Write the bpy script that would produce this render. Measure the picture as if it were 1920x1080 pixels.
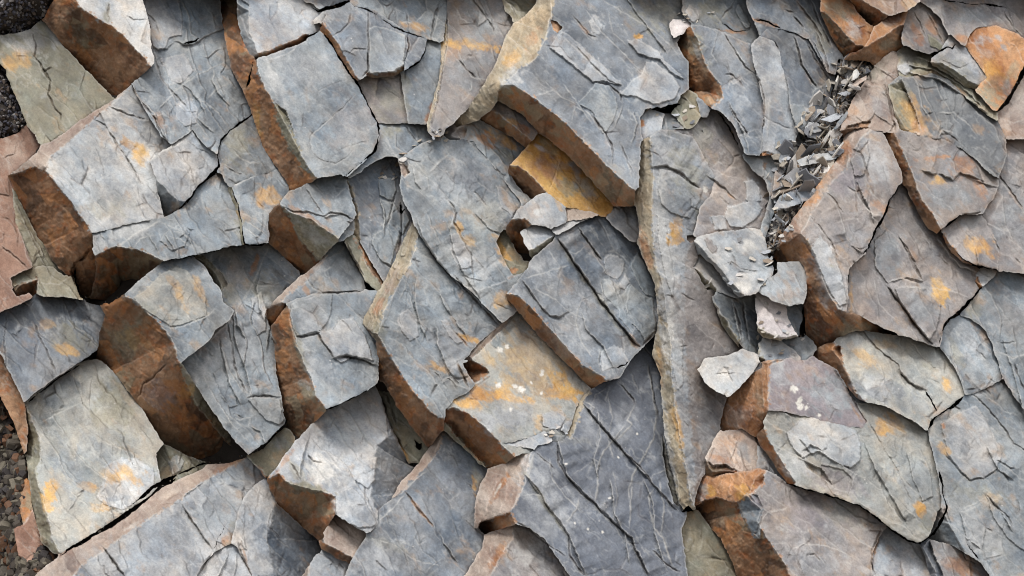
import bpy, math, random
import numpy as np
C = bpy.context.scene
for o in list(bpy.data.objects): bpy.data.objects.remove(o)
# ------------------------------------------------------------------ camera, sky, sun, exposure
W0, H0 = 1920.0, 1080.0
PX = 3.2 / 1920.0                      # metres of cliff per photo pixel at the reference distance
D0 = 4.6                               # reference distance
cam = bpy.data.cameras.new('camera'); cam.sensor_width = 36
cam.lens = 36 * D0 / (W0 * PX); cam.clip_end = 500; cam.clip_start = 0.05
co = bpy.data.objects.new('camera', cam); C.collection.objects.link(co)
CAMZ = 1.75
co.location = (0, -D0, CAMZ); co.rotation_euler = (math.radians(90), 0, 0)
C.camera = co
SUN_EL, SUN_AZ = math.radians(58), math.radians(-28)     # azimuth measured from straight behind the camera
w = bpy.data.worlds.new("World"); C.world = w; w.use_nodes = True
nt = w.node_tree; nt.nodes.clear()
sky = nt.nodes.new('ShaderNodeTexSky'); sky.sky_type = 'NISHITA'; sky.sun_disc = False
sky.sun_elevation = SUN_EL; sky.sun_rotation = math.pi + SUN_AZ
sky.air_density = 1.0; sky.dust_density = 4.0; sky.ozone_density = 1.0
hs = nt.nodes.new('ShaderNodeHueSaturation'); hs.inputs['Saturation'].default_value = 0.25
bg = nt.nodes.new('ShaderNodeBackground'); bg.inputs[1].default_value = 0.155
wo = nt.nodes.new('ShaderNodeOutputWorld')
nt.links.new(sky.outputs[0], hs.inputs['Color']); nt.links.new(hs.outputs[0], bg.inputs[0]); nt.links.new(bg.outputs[0], wo.inputs[0])
sl = bpy.data.lights.new('sun', 'SUN'); sl.energy = 1.9; sl.angle = math.radians(12); sl.color = (1, .95, .88)
so = bpy.data.objects.new('sun', sl); C.collection.objects.link(so); so.location = (0, -5, 8)
from mathutils import Vector
# direction from the cliff towards the sun: up, in front (-y), swung by the azimuth
sd = Vector((math.cos(SUN_EL)*math.sin(SUN_AZ), -math.cos(SUN_EL)*math.cos(SUN_AZ), math.sin(SUN_EL)))
so.rotation_euler = sd.to_track_quat('Z', 'Y').to_euler()
C.view_settings.view_transform = 'Standard'; C.view_settings.look = 'None'
C.view_settings.exposure = 0.06; C.view_settings.gamma = 1
C.render.engine = 'CYCLES'; C.cycles.filter_width = 1.0; C.render.filter_size = 1.0
# ------------------------------------------------------------------ noise
rng = np.random.RandomState(7)
_G = rng.rand(512, 512).astype(np.float32)
_A = (rng.rand(512, 512) * 2 * np.pi).astype(np.float32); _GX = np.cos(_A); _GY = np.sin(_A)
def perlin(x, y):
    xi = np.floor(x).astype(np.int32); yi = np.floor(y).astype(np.int32)
    fx = x - xi; fy = y - yi
    u = fx*fx*fx*(fx*(fx*6-15)+10); v = fy*fy*fy*(fy*(fy*6-15)+10)
    def g(i, j, dx, dy):
        a = (xi+i) & 511; b = (yi+j) & 511
        return _GX[a, b]*dx + _GY[a, b]*dy
    n = (g(0,0,fx,fy)*(1-u)+g(1,0,fx-1,fy)*u)*(1-v) + (g(0,1,fx,fy-1)*(1-u)+g(1,1,fx-1,fy-1)*u)*v
    return n * 1.5
def fbm(x, y, o=4, gain=.5, seed=0):
    r = 0; a = 1.0; t = 0
    for k in range(o):
        r = r + a*perlin(x + seed*17.3 + k*31.7, y + seed*9.1 + k*11.9); t += a
        x = x*2.03; y = y*2.03; a *= gain
    return r / t
def tri_noise(x, y, seed=0):
    # crisp facets: linear interpolation of random heights over a triangle lattice
    x = x + seed*13.7; y = y + seed*7.9
    s = (x + y)*0.36602540; i = np.floor(x+s).astype(np.int32); j = np.floor(y+s).astype(np.int32)
    fx = x + s - i; fy = y + s - j
    up = fx > fy
    a = _G[i & 511, j & 511]; c = _G[(i+1) & 511, (j+1) & 511]
    b = np.where(up, _G[(i+1) & 511, j & 511], _G[i & 511, (j+1) & 511])
    hi = np.maximum(fx, fy); lo = np.minimum(fx, fy)
    return a*(1-hi) + b*(hi-lo) + c*lo - 0.5
def smooth(a, b, x):
    t = np.clip((x-a)/(b-a), 0, 1); return t*t*(3-2*t)
# ------------------------------------------------------------------ the tracing language
blocks, facets, feats, stains = [], [], [], []
def P(s):
    if not isinstance(s, str): return np.array(s, float)
    v = [float(t) for t in s.replace(',', ' ').split()]
    return np.array(v).reshape(-1, 2)
def B(label, z=0.0, g=(.30, -.25), T=110, name='rock_block', cat='rock block', group=None, rough=1.0, tint=1.0, pin=None):
    blocks.append(dict(label=label, z=z, g=g, T=T, name=name, cat=cat, group=group, rough=rough, tint=tint, pin=pin, facets=[]))
PART = {'r': 'rusty_side', 'u': 'dark_underside', 's': 'weathered_edge', 'k': 'weathered_edge', 'y': 'broken_side', 'o': 'stained_side', 'a': 'orange_face'}
def F(col, pts, k=None, part='auto', g=None, lam=1.0, label=None):
    """a facet of the newest block; the first is its main face, later ones fall away from it with slope k"""
    b = blocks[-1]; first = not b['facets']
    if part == 'auto': part = None if first else PART.get(col, 'side_face')
    f = dict(block=len(blocks)-1, col=col, pts=P(pts), k=(1.3 if k is None else k), part=part, first=first, lam=lam, label=label)
    f['id'] = len(facets); facets.append(f); b['facets'].append(f)
def K(col, pts, t=4, label=None, name='flake', g=None):
    """a flake standing t proud of the block under it"""
    facets.append(dict(block=len(blocks)-1, col=col, pts=P(pts), t=t, part=name, id=len(facets), flake=True, label=label, g=g or (0, 0)))
def Cr(pts, w=2.5, d=7): feats.append(('c', P(pts), w, d))        # crack
def S(pts, t=3, L=40, v=0): feats.append(('s', P(pts), t, L, v))  # scarp: the side to the right of the stroke stands proud
def Gp(pts, w=4): feats.append(('g', P(pts), w))                  # open gap between blocks
def V(pts, w=1.6, a=.6): feats.append(('v', P(pts), w, a))        # pale bruised line
def St(col, x, y, rx, ry, ang=0, a=.8): stains.append((col, x, y, rx, ry, math.radians(ang), a, len(blocks)-1))
# ================================================================== TRACING (photo pixels)
# ---- far left and lower left
B('reddish brown weathered rock at the left edge below the greenish square block', z=10, g=(.1,-.2))
F('q', '-80 330 0 300 20 262 48 236 64 252 70 288 16 328 36 372 60 432 70 500 50 560 0 585 -80 600')
St('k', 20, 300, 40, 40, 0, .5)
Cr('0 300 28 288 34 262', 1.6, 4); Cr('0 460 30 482 52 505', 2.2, 6); Cr('-5 405 20 412 34 440 32 470',1.6,3)
B('greenish grey lichen-speckled squarish block under the dark brown slab', z=0, g=(.05,-.20), tint=.95)
F('y', '-6 66 30 62 58 54 84 44 120 84 162 128 218 184 210 196 150 232 98 268 74 264 54 236 30 182 12 142 10 108 -8 98', part=None)
St('o', 34, 28+85, 26, 18, 10, .5); St('o', 40, 112, 22, 18, 0, .5); St('l',60,70,50,25,-10,.6)
Cr('58 56 68 88 64 106 80 125 95 152 91 178 104 205 114 215 118 230', 2.0, 7); Cr('22 104 45 107 62 107', 1.3, 3)
S('160 130 150 168 172 205',1.5,20)
B('thin greenish slab leaning under the brown-faced block at left', z=6, g=(.3,-.1))
F('y', '22 352 38 372 62 430 100 488 132 524 142 556 82 552 62 500 44 452 30 420', part=None)
S('30 380 62 450 96 520',2,20); S('50 420 90 492',2,20)
B('jagged greenish grey ledge poking out beneath the brown-faced block', z=-8, g=(.1,-.3))
F('y', '18 522 42 508 74 498 98 500 118 516 138 520 148 556 112 556 84 552 70 524 44 532 28 546', part=None)
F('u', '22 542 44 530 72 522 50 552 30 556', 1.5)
Cr('68 512 80 540 90 552', 1.5, 4); S('76 528 110 532 128 520', 2, 14)
B('blue grey block split by a diagonal crack at the left edge', z=0, g=(.18,-.28))
F('h', '-80 596 0 588 52 568 86 558 118 556 198 590 196 610 184 650 180 662 140 682 104 708 62 738 44 756 24 726 6 668 -80 560', part=None)
St('y', 130,640,40,30,30,.6); St('o', 125,655,22,16,30,.6); St('o', 88,610,14,10,0,.4); St('d', 65, 650, 30, 40, 0, .5)
Cr('64 602 76 636 92 668 108 702', 1.8, 6); Cr('12 590 8 640 12 690', 1.5, 5); S('118 562 140 610 170 628 186 650', 2, 20); Cr('118 560 124 600',1.2,3)
St('d', 90, 566, 90, 8, 0, .3)
B('narrow rust brown rock strip running down the left edge', z=6, g=(.2,-.05))
F('r', '-80 600 0 664 26 716 44 752 60 800 76 850 82 900 74 912 60 868 46 838 30 800 0 740 -80 690', part=None)
B('pale grey squarish block with flaky orange stains, lower left', z=-14, g=(.12,-.22), rough=1.5)
F('c', '46 756 66 738 108 706 152 680 186 680 214 706 244 752 262 774 292 846 298 880 296 900 276 926 232 956 172 1000 112 1036 98 1010 80 930 66 880 78 860 74 820 62 790', part=None)
F('y', '46 756 62 790 74 820 78 860 66 880 80 930 98 1010 110 1038 96 1036 78 1016 64 960 56 900 50 860 52 800', 1.4)
St('o', 230, 888, 34, 16, 10, .7); St('o', 95, 930, 14, 28, 15, .9); St('o', 170, 912, 22, 9, 10, .8); St('o', 190, 950, 18, 10, 0, .6)
St('g', 130, 880, 30, 55, -30, .7); St('g', 180, 840, 24, 50, -40, .6); St('g',110,720,50,25,-35,.7); St('y', 215, 760, 40, 60, 0, .7)
K('l', '198 876 214 862 254 858 288 880 290 916 264 944 228 956 196 946 180 930 196 908', 3)
S('86 774 130 762 164 750',1.5,25); S('76 792 102 776 150 756',2,30); S('136 924 152 938 172 950 178 946 200 958 222 966',3,30); S('150 795 200 830 250 850 262 880',2,20); S('232 830 250 872 286 884',2.5,16)
S('180 960 196 948 220 960 262 950',2,20); S('110 860 130 895 158 918 128 958',2,18); Cr('150 912 158 920 140 930',1.5,3)
B('reddish brown angular rock in the bottom left corner', z=20, g=(.3,-.1))
F('q', '26 990 44 984 58 950 78 1016 104 1040 120 1046 84 1068 58 1062 34 1040', part=None)
F('r', '34 890 50 885 56 920 60 956 44 984 34 950', .5)
# ---- top left
B('light grey rock with a big dark brown slanting side, top left', z=-22, g=(.25,-.30))
F('l', '142 -60 300 -60 268 0 280 42 285 92 291 118 284 124 258 96 232 66 206 46 180 34 152 12 140 -8', part=None)
F('r', '100 -60 142 -60 140 -8 152 12 180 34 206 46 232 66 258 96 284 124 272 138 246 156 236 164 214 184 160 130 118 84 86 44 84 26 100 0', 1.25)
St('y', 150, 60, 40, 14, 45, .5); St('r', 215, 130, 40, 30, 40, .8); St('y', 200,30,8,20,0,.8)
Cr('206 0 202 25 206 46', 2, 5); Cr('232 28 250 38 278 36', 1.6, 4); S('232 30 252 60 280 80', 2, 20); S('190 110 180 130',3,15); Cr('176 118 186 110',2,4)
B('broad blue grey flaky rock mass at the top, left of the long brown ridge', z=-4, g=(.22,-.30), rough=1.35)
F('g', '262 -60 404 -60 412 0 418 50 426 92 434 130 452 162 470 214 440 236 406 288 386 276 360 244 320 270 302 256 280 222 246 160 284 124 291 118 285 92 280 42 268 0', part=None)
K('m', '282 -20 330 -20 340 20 343 48 340 66 318 70 310 86 304 94 288 90 284 72 280 40 270 10', 5, 'smooth pale lobe with a ragged lower lip')
K('m', '300 110 345 100 362 132 340 156 322 152 312 132', 3)
Gp('344 82 362 78 378 70', 3.5); S('424 52 392 66 378 74 362 84 344 84 330 78',5,30); S('330 78 318 86 312 92 296 92 284 84',4,25)
S('250 160 266 188 290 210 300 238 318 268', 4, 22, ); Cr('246 160 270 196 292 224 300 248 316 268', 2.5, 7)
St('r', 300,228,10,22,-30,.7); St('d', 318, 200, 18, 50, -30, .35)
S('292 114 300 140 316 162 330 190 352 210', 3, 20); Cr('286 92 294 120 302 145 312 160 334 184 356 208', 1.8, 5); Cr('344 210 378 210',1.5,4)
V('432 110 392 132 360 144 334 156 312 160'); V('430 155 402 170 390 184'); S('356 184 384 190 412 212 432 240',3,22); S('424 118 412 140 430 148 446 170',3,15)
S('340 0 356 30 360 64 382 76',3,25); S('418 92 404 96 390 110 376 104',2,15); Cr('356 106 360 126 372 140',1.3,3)
S('206 198 240 208 262 222 290 226',3,20); S('360 220 358 242 384 280',3,20); V('390 196 372 216 366 236')
Cr('200 198 236 214 262 222 288 227',2.2,5)
S('300 200 322 176 350 150 372 142',4,26); S('384 214 372 190 356 168 340 158',4,24); S('430 200 410 176 396 150 400 128',4,24); Cr('270 20 292 40 300 70',1.6,5); S('240 176 262 196 286 214 300 214',4,20); K('m','330 196 352 184 372 204 368 230 346 238 330 220',3); S('402 250 380 232 362 214',3,18)
B('pale flaky block with a broad brown left side and a pinkish upper edge, left', z=-34, g=(.20,-.26), rough=1.4)
F('l', '86 312 92 298 132 262 176 224 204 200 248 160 256 178 282 222 302 256 320 270 296 290 280 302 288 326 300 384 306 408 272 412 240 420 206 430 172 437 166 420 138 376 112 346 96 322', part=None)
F('k', '14 330 70 286 150 226 216 184 248 158 204 200 176 224 132 262 92 298 84 316 64 312 34 328', .7)
F('r', '14 330 34 326 64 314 84 330 96 346 112 362 140 404 172 437 170 462 152 486 138 498 128 520 98 488 66 434 36 374', 1.2)
F('r', '140 496 158 482 166 466 178 482 180 508 172 552 150 552 140 522', 1.4)
Cr('170 464 158 482 140 494 134 510 144 540',4.5,14)
St('o', 245, 272, 26, 10, 30, .7); St('o', 262, 290, 16, 22, -30, .7); St('y',200,390,50,20,0,.4); St('g', 160, 290, 40, 22, -30, .5); St('g', 190, 370, 30, 20, 0, .5)
Cr('174 224 198 236 214 262 240 300 258 330 270 348', 2.4, 6); S('174 224 200 240 212 262 232 282 246 316 262 340',2.5,18)
S('150 258 180 276 192 310 196 330',1.5,20); S('92 312 130 345 150 380 162 400',2,16); S('204 380 232 404 256 408',2,20); S('230 300 262 306 280 320',2,14)
S('258 350 262 370 280 392',2,14)
B('small grey block with a bright chipped edge wedged between the flaky blocks, left', z=-26, g=(.25,-.20))
F('m', '280 302 298 288 330 268 362 244 374 262 392 280 408 294 410 312 384 334 356 366 348 376 334 376 312 356 296 340 290 326', part=None)
F('g', '290 328 296 340 312 356 334 376 346 378 322 400 308 406 302 384', .9)
V('280 302 306 284 340 266 362 246', 4, .9); S('336 276 346 300 358 316 372 330', 2.5,16); Cr('350 262 372 280 400 290',1.3,3); S('320 310 350 320 372 344',2,16)
B('grey wedge-shaped block with a deep brown hollow beneath its lower edge, left', z=-20, g=(.16,-.34), rough=1.4)
F('g', '172 437 206 430 240 420 286 412 306 409 330 398 352 374 380 350 416 326 426 352 440 380 450 412 455 458 424 462 378 476 340 482 306 487 282 478 258 468 216 462 178 478 176 456', part=None)
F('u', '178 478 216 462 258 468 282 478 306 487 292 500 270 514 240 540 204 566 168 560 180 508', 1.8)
V('222 464 248 442 300 414', 3, .8); St('l', 230, 440, 50, 16, -20, .6); S('236 446 250 466 262 476', 2,12); S('300 414 340 430 372 462',2,22); S('310 440 340 448 368 470',2,14); S('322 430 352 440 362 452',2,12)
Cr('400 420 424 440 436 456',1.4,3); S('330 420 346 440 330 450',2,12)
St('y', 455,420,14,40,0,.5)
K('g','300 450 316 430 336 420 356 438 346 462 322 470',5); S('250 462 262 446 290 440',4,12); S('296 470 284 452 276 440',4,10); S('330 476 318 456 310 440',4,10)
B('grey block with a rounded corner outlined by a deep curving crack', z=-12, g=(.20,-.22))
F('g', '414 262 430 244 452 230 472 216 482 246 494 272 508 302 518 318 494 326 466 334 434 350 420 336 410 308 408 288', part=None)
St('y', 440,270,30,40,0,.6); S('436 280 452 296 470 304 492 304',4,22); Cr('422 312 440 322 458 330',1.5,4); S('446 256 460 280 480 300',2,16)
B('tan-stained grey block under the rounded one, left of the brown-ridged slab foot', z=-10, g=(.18,-.26))
F('g', '434 350 466 334 494 326 518 318 536 338 540 352 528 372 508 394 502 414 504 440 496 456 460 460 454 420 446 380', part=None)
F('y', '426 352 434 350 446 380 454 420 458 456 452 458 448 412 438 382', 1.6)
St('o', 500,370,28,18,20,.6); S('454 398 480 412 500 426',2.5,14); S('456 410 484 428 500 440',2.5,12); S('456 424 480 440 496 448',2,10); V('434 350 466 336 484 326',2,.8)
Gp('472 216 452 230 430 246 414 262 408 288 411 312 392 330 372 350 352 378 330 396 310 406', 3.2)
Gp('434 352 446 384 454 424 458 458 476 462 498 456',2.6)
Gp('306 488 344 484 380 476 424 464 458 460',1.8)
# ---- the long brown ridge and the smooth slabs
B('large smooth blue grey slab with a long rust brown ridge on its left', z=-26, g=(.20,-.16), rough=.45)
F('g', '484 106 520 100 552 86 582 70 606 60 626 78 648 118 670 160 684 196 704 234 710 262 702 284 668 312 642 332 620 328 592 334 566 294 548 256 528 222 512 190 496 160 486 130', part=None)
F('r', '404 -60 444 -60 444 20 446 46 456 84 472 110 484 146 496 172 512 192 514 222 530 262 552 290 570 318 592 334 574 346 545 356 534 336 508 296 492 272 482 240 472 206 452 162 434 130 420 60', 1.5)
F('y', '512 190 536 208 548 242 566 294 592 334 566 314 548 284 530 250', 1.3)
St('p', 660,230,50,50,0,.5); St('m', 560,130,60,40,0,.5); St('o', 482, 220, 8, 30, -10, .6); St('a', 476,210,8,26,-10,.5); St('l',520,160,12,60,-25,.6)
Cr('670 172 646 200 604 234 582 254 580 268 586 288 606 302 628 307 650 296 664 280',1.1,2.5); Cr('584 178 612 162 656 146',.9,1.5); V('646 198 616 226 580 258',1.5,.6)
Cr('626 286 662 272 694 264',1,2); Gp('460 166 468 150 474 114',4); Cr('426 60 440 40',1.5,4)
S('510 110 530 104 552 92',3,20)
B('pale smooth block with a rounded corner and a thin brown underside, top left centre', z=-34, g=(.18,-.20), rough=.7)
F('m', '438 -60 600 -60 588 12 596 26 602 36 592 54 572 64 544 78 510 92 484 100 476 80 466 60 466 20 444 6', part=None)
F('r', '484 100 510 92 544 78 572 64 576 76 550 86 520 94 484 108', 2)
F('g', '444 -10 466 10 466 60 476 80 484 104 470 100 456 76 446 44', 1.0)
St('p', 500,50,50,30,0,.4); S('510 6 540 4 568 6',2,20); Cr('558 34 566 20 580 14',1.4,3)
B('small rough block in the top gap, left of the dark angular slabs', z=6, g=(.1,-.3))
F('m', '560 -60 660 -60 640 0 622 10 600 12 588 8 570 2', part=None)
B('tiny white chip lodged in the top gap beside the pale smooth block', z=-44, g=(.1,-.3), T=40, name='rock_chip', cat='rock chip')
F('l', '586 38 598 28 606 32 600 42 588 44', part=None)
Gp('588 16 598 22 612 14 636 10 664 -2', 7); Gp('604 44 600 56 586 66 572 72',4)
B('dark blue grey fractured slab with a rounded left end, top centre left', z=-34, g=(.16,-.20), rough=.6)
F('h', '606 42 616 28 640 18 662 12 694 14 712 26 740 44 766 60 764 94 758 120 740 134 716 138 694 138 690 122 684 136 672 150 652 114 630 76', part=None)
F('r', '606 42 630 76 652 114 672 150 668 158 644 124 622 84 604 60', 1.6)
K('g', '690 54 704 48 736 56 762 66 760 94 757 120 738 134 718 137 693 138 690 96', 7, 'squarish dark slab standing proud')
St('d', 720, 90, 30, 40, 0, .4)
Cr('620 68 640 60 654 44 658 20', 1.8, 4); Cr('656 100 664 92 678 91 690 94', 1.6, 5); Cr('690 14 690 60 691 100 690 132',2.2,7); Cr('690 94 690 132 678 146',2.6,9)
Gp('664 12 690 18 720 38 746 54 772 64 800 74', 2.6)
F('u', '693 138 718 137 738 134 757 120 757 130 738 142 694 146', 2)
B('dark grey chip-edged slab with a curved right side, top centre left', z=-22, g=(.2,-.2), rough=.6)
F('h', '764 62 784 68 800 76 794 96 786 114 770 124 758 132 758 118 764 94', part=None)
Cr('764 64 766 90 758 120',1.6,5); Gp('802 74 794 100 784 118 758 134',2.6)
B('blue grey broken slab at the top edge above the fractured dark slab', z=-12, g=(.2,-.25), rough=1.2)
F('g', '664 10 700 -20 735 -60 812 -60 838 -60 838 60 836 76 802 72 770 60 740 42 700 16', part=None)
St('o', 780,50,30,8,10,.6); Cr('712 0 724 12 738 2 736 -10',1.6,4); Cr('738 10 746 44',1.4,4); Cr('760 20 766 50 766 62',1.8,5); S('748 40 772 42 802 62',3,16); S('780 40 800 20 796 -10',3,16); S('812 60 822 20 836 0',4,16); Cr('808 76 814 30 824 4',2.2,8)
B('tan-tinted squarish face in shade below the fractured dark slab', z=16, g=(.12,-.12), rough=.4)
F('p', '670 152 692 146 740 142 752 138 756 168 764 230 712 231 700 212 684 176', part=None)
St('y', 730,190,40,40,0,.5); Cr('716 158 736 176 758 190',1,2.5)
Gp('606 58 634 104 660 142 672 160 690 196 708 230 712 240 708 266 696 288 668 312 644 332',3.0)
B('blue grey curved slab left of the thin tan vertical seam, top centre', z=-8, g=(.18,-.16), rough=.6)
F('g', '752 138 770 124 786 114 796 96 802 76 822 84 828 110 826 150 812 212 802 234 784 234 766 231 758 190', part=None)
St('y', 760,170,10,50,0,.5); St('a', 806,215,6,20,20,.7)
B('broken brownish grey slab right of the thin tan vertical seam, top centre', z=-10, g=(.1,-.2), rough=1.3)
F('p', '838 -60 950 -60 960 30 946 66 926 128 900 178 878 206 846 222 820 238 802 250 812 212 826 150 836 96 838 76', part=None)
F('s', '836 30 838 76 836 96 826 150 812 212 802 250 798 244 806 210 822 150 830 90', .8)
St('o', 880,84,52,10,8,.95); St('r', 850,100,14,14,0,.5); St('g', 880,140,40,30,-40,.5); St('g',905,40,30,40,0,.7)
Cr('838 20 838 76 830 130 820 190 804 250',1.6,5); S('852 10 866 34 894 50',4,18); S('860 90 872 120 884 142 912 150',4,18); Cr('858 108 874 130 898 150',2,6); S('886 118 896 140 906 158',3,12); Cr('894 30 888 46 862 46',2,4); S('896 26 920 34 930 70',4,20); Cr('880 -10 910 30 930 60',2,6); K('l','898 20 914 34 906 44 894 50',4)
S('866 190 880 176 884 150',2,12)
B('greenish brown crumbling rock in the notch at the top edge, top centre', z=20, g=(0,-.4), rough=2)
F('y', '930 -60 1040 -60 1004 12 984 30 964 38 946 20', part=None)
S('950 0 970 20 990 22',5,14); S('940 -10 958 10 968 30',5,14)
B('blue grey block with a tan corner, below the tan-tinted squarish face', z=-6, g=(.18,-.2), rough=.6)
F('g', '710 234 734 232 766 232 800 233 802 254 788 268 764 282 744 292 722 292 704 302 682 322 650 338 700 290 714 262', part=None)
St('y', 728,246,20,14,0,.7); Cr('760 234 774 256 788 270',1.8,5); S('744 250 742 276 760 286',3,16)
B('small buff pebble on the dark recess, left of the tall central slab', z=-30, g=(0,-.2), T=26, name='rock_chip', cat='rock chip'); F('k','700 306 708 302 716 310 712 320 702 316', part=None)
B('flat oval grey chip on the dark recess, left of the tall central slab', z=-34, g=(0,-.4), T=26, name='rock_chip', cat='rock chip'); F('p','700 326 712 316 732 320 728 330 708 332', part=None)
B('dark slate recess face with broken splinters, left of the tall central slab', z=34, g=(.25,-.12), rough=.7)
F('h', '650 338 676 322 704 302 736 292 750 320 748 350 756 380 768 404 772 420 752 456 736 494 718 532 700 500 676 452 672 402 660 350', part=None)
F('s', '650 340 662 346 672 400 676 452 668 430 662 390', .8)
K('g','708 336 740 332 742 356 736 376 712 366',5); K('g','712 372 720 410 716 430 700 440 698 456 708 480 714 490 732 498 748 440 750 400 738 380',6); K('g','744 400 758 390 768 412 756 440 744 430',6)
S('712 372 724 400 720 440',4,10); Cr('740 372 730 410 724 430',2.5,8); Cr('752 380 754 430 746 470',3,10); Cr('716 492 736 504',2,6); Gp('750 384 752 400 760 392',5)
# ---- centre top
B('large grey slab with a broad tan left shoulder and dark brown underside', z=-90, g=(.16,-.20), rough=.55)
F('h', '1052 -60 1286 -60 1280 30 1286 70 1290 110 1280 160 1268 196 1206 204 1200 300 1198 352 1184 352 1160 332 1100 272 1050 222 1002 184 962 160 946 158 972 130 1004 110 1026 60', part=None)
F('s', '1016 -60 1052 -60 1026 60 1004 110 972 130 946 158 934 172 920 206 900 222 856 240 864 222 896 176 926 126 946 76 976 40 1004 8', .9)
F('r', '934 172 946 158 962 160 1002 184 1050 222 1100 272 1160 332 1184 352 1180 376 1162 384 1142 376 1102 330 1062 290 1012 248 978 212 956 203 938 188', 1.7)
St('y', 1130,345,40,30,40,.6); St('y',950,170,22,12,20,.8); St('r',1090,290,40,20,42,.6); St('l',960,140,26,18,-40,.8); St('a', 1000,70,10,30,30,.5); St('o',960,110,12,30,40,.5); St('y', 1240,20,60,40,20,.5)
K('m', '1030 88 1040 72 1054 58 1066 64 1096 92 1130 122 1166 160 1150 158 1136 152 1112 154 1088 134 1060 112 1042 98', 8, 'narrow lens-shaped splinter with a sharp dark lower edge')
S('1060 70 1100 112 1140 152',2,12); Cr('1074 80 1100 110 1140 150 1160 162',1.8,4)
K('m', '1178 80 1192 72 1216 84 1236 98 1250 116 1286 150 1262 140 1238 112 1212 106 1196 100', 8, 'thin curled plate with a shadowed lower edge')
K('m', '1160 178 1186 150 1204 138 1210 114 1230 118 1262 144 1276 164 1264 186 1226 196 1192 180', 6, 'flat pale plate with white bruises')
K('g', '1082 192 1100 176 1116 154 1140 160 1154 180 1158 200 1152 224 1138 246 1130 250 1112 210', 4)
Cr('1072 26 1090 48 1102 64 1120 72',2,5); St('r',1095,55,4,16,-40,.7); K('m','1104 40 1118 28 1130 50 1124 66 1110 60',2)
Cr('1112 154 1140 158 1164 180 1168 196',1.8,5); S('1168 196 1156 236 1144 248',2,12); Cr('1108 214 1130 244 1146 270 1150 290 1146 300',2.2,6); S('1078 198 1106 212 1130 244 1150 286 1148 306',3.5,24)
S('1186 204 1196 232 1190 256 1184 270',3,14); Cr('1162 266 1176 300 1188 326',1.6,5); V('1000 180 1020 176 1042 166',2,.4); V('1078 196 1072 230',1.4,.5); V('1176 300 1184 330 1182 336',1.4,.5)
V('1130 0 1180 30 1230 60 1262 90 1276 110',1.5,.5); St('o',1196,68,9,5,0,.8); S('1034 -10 1036 40 1022 60',1.5,10)
S('1100 20 1130 60 1170 100 1200 130',4,20); S('1060 160 1090 200 1110 230',4,18); V('1020 150 1050 180 1080 196',1.4,.5); V('1140 20 1150 60 1180 90',1.3,.5); S('1250 100 1220 60 1190 20 1170 -10',4,24); St('y',946,190,16,20,-40,.6)
B('small brown wedge stuck on the tan shoulder, top centre', z=-66, g=(.3,-.1), T=60); F('r','1032 38 1044 40 1056 52 1046 62 1038 56', part=None)
B('narrow ledge face with dark brown side, above the ochre block in the centre', z=-26, g=(.20,-.22))
F('p', '922 208 938 190 956 203 978 212 1006 248 998 264 978 250 956 230 936 214', part=None)
F('r', '900 220 922 208 936 214 956 230 978 250 998 264 984 276 958 256 924 238 904 228', 1.7)
St('a', 980,238,14,8,40,.9); St('o',966,228,12,6,30,.6)
B('grey and orange stepped face between the tan shoulder and the tall central slab', z=-4, g=(.25,-.2))
F('g', '856 240 884 232 902 226 924 238 958 256 984 276 962 300 950 318 974 346 1000 368 1000 384 984 388 940 332 904 284 878 262 848 254', part=None)
F('p', '846 250 856 238 878 232 870 258 848 258', .8)
St('a', 906,258,26,12,25,.9); St('o',950,266,34,10,35,.7); St('y',950,290,16,10,40,.6); Cr('926 270 948 296',2,6); S('926 270 944 288 956 298',3,12)
B('ochre yellow stained block with a dark brown end, centre', z=-10, g=(.16,-.18), rough=.6)
F('o', '956 310 976 290 1000 262 1012 250 1062 290 1102 330 1142 376 1142 398 1124 404 1090 392 1062 386 1030 366 1026 362 1000 332 972 312', part=None)
F('r', '956 310 972 312 1000 332 1026 362 1014 372 994 372 970 348 952 322', 1.6)
St('a', 1020,310,34,22,30,.8); St('m', 1084,318,8,18,-25,.7); St('y', 1030,272,24,14,40,.6); St('k',1010,300,8,20,0,.4); St('y',1060,350,30,14,40,.7); St('w2',1010,276,10,4,35,.6); St('r',1110,370,14,10,40,.5); St('g',1095,345,14,34,-40,.55); St('l',1050,312,20,10,30,.4); St('a',1030,330,24,10,30,.6)
Cr('1048 300 1040 330 1028 358',1.2,2.5); Cr('1056 348 1080 356 1100 362',1,1.5)
B('small squarish grey-tan block with cream flecks, below the ochre block', z=-36, g=(.14,-.2), rough=.8)
F('m', '960 412 976 390 996 374 1010 364 1024 360 1044 374 1060 394 1062 410 1050 424 1022 424 1000 424 984 410', part=None)
F('r', '950 424 960 412 984 410 998 424 980 430 984 452 994 478 984 488 968 470 952 440', 1.5)
St('k', 1008,392,18,14,20,.6); St('o',1048,386,6,16,-30,.5); St('l',1012,396,10,8,0,.9)
B('shadowed ochre-rimmed hollow face, left of the small pale slab in the centre', z=2, g=(-.1,-.1))
F('y', '930 452 944 430 952 440 968 470 986 490 992 510 964 518 950 500 940 480', part=None)
St('o',940,466,8,26,-25,.95); St('a',962,508,8,7,0,.95)
B('pinkish thin flake lying below the ochre block', z=-30, g=(0,-.5), T=24, name='rock_flake', cat='rock flake'); F('k','1062 392 1096 394 1124 402 1100 410 1064 412', part=None)
B('long thin grey splinter resting on top of the diagonal-seamed slab', z=-44, g=(0,-.5), T=20, name='rock_flake', cat='rock flake'); F('m','1040 428 1056 420 1084 412 1108 408 1082 424 1050 440', part=None)
B('rounded pale plate wedged right of the ochre block, beside the tall column', z=-14, g=(.1,-.3), T=60); F('m','1142 404 1160 392 1184 396 1198 430 1194 440 1182 448 1164 432 1148 420', part=None)
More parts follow.
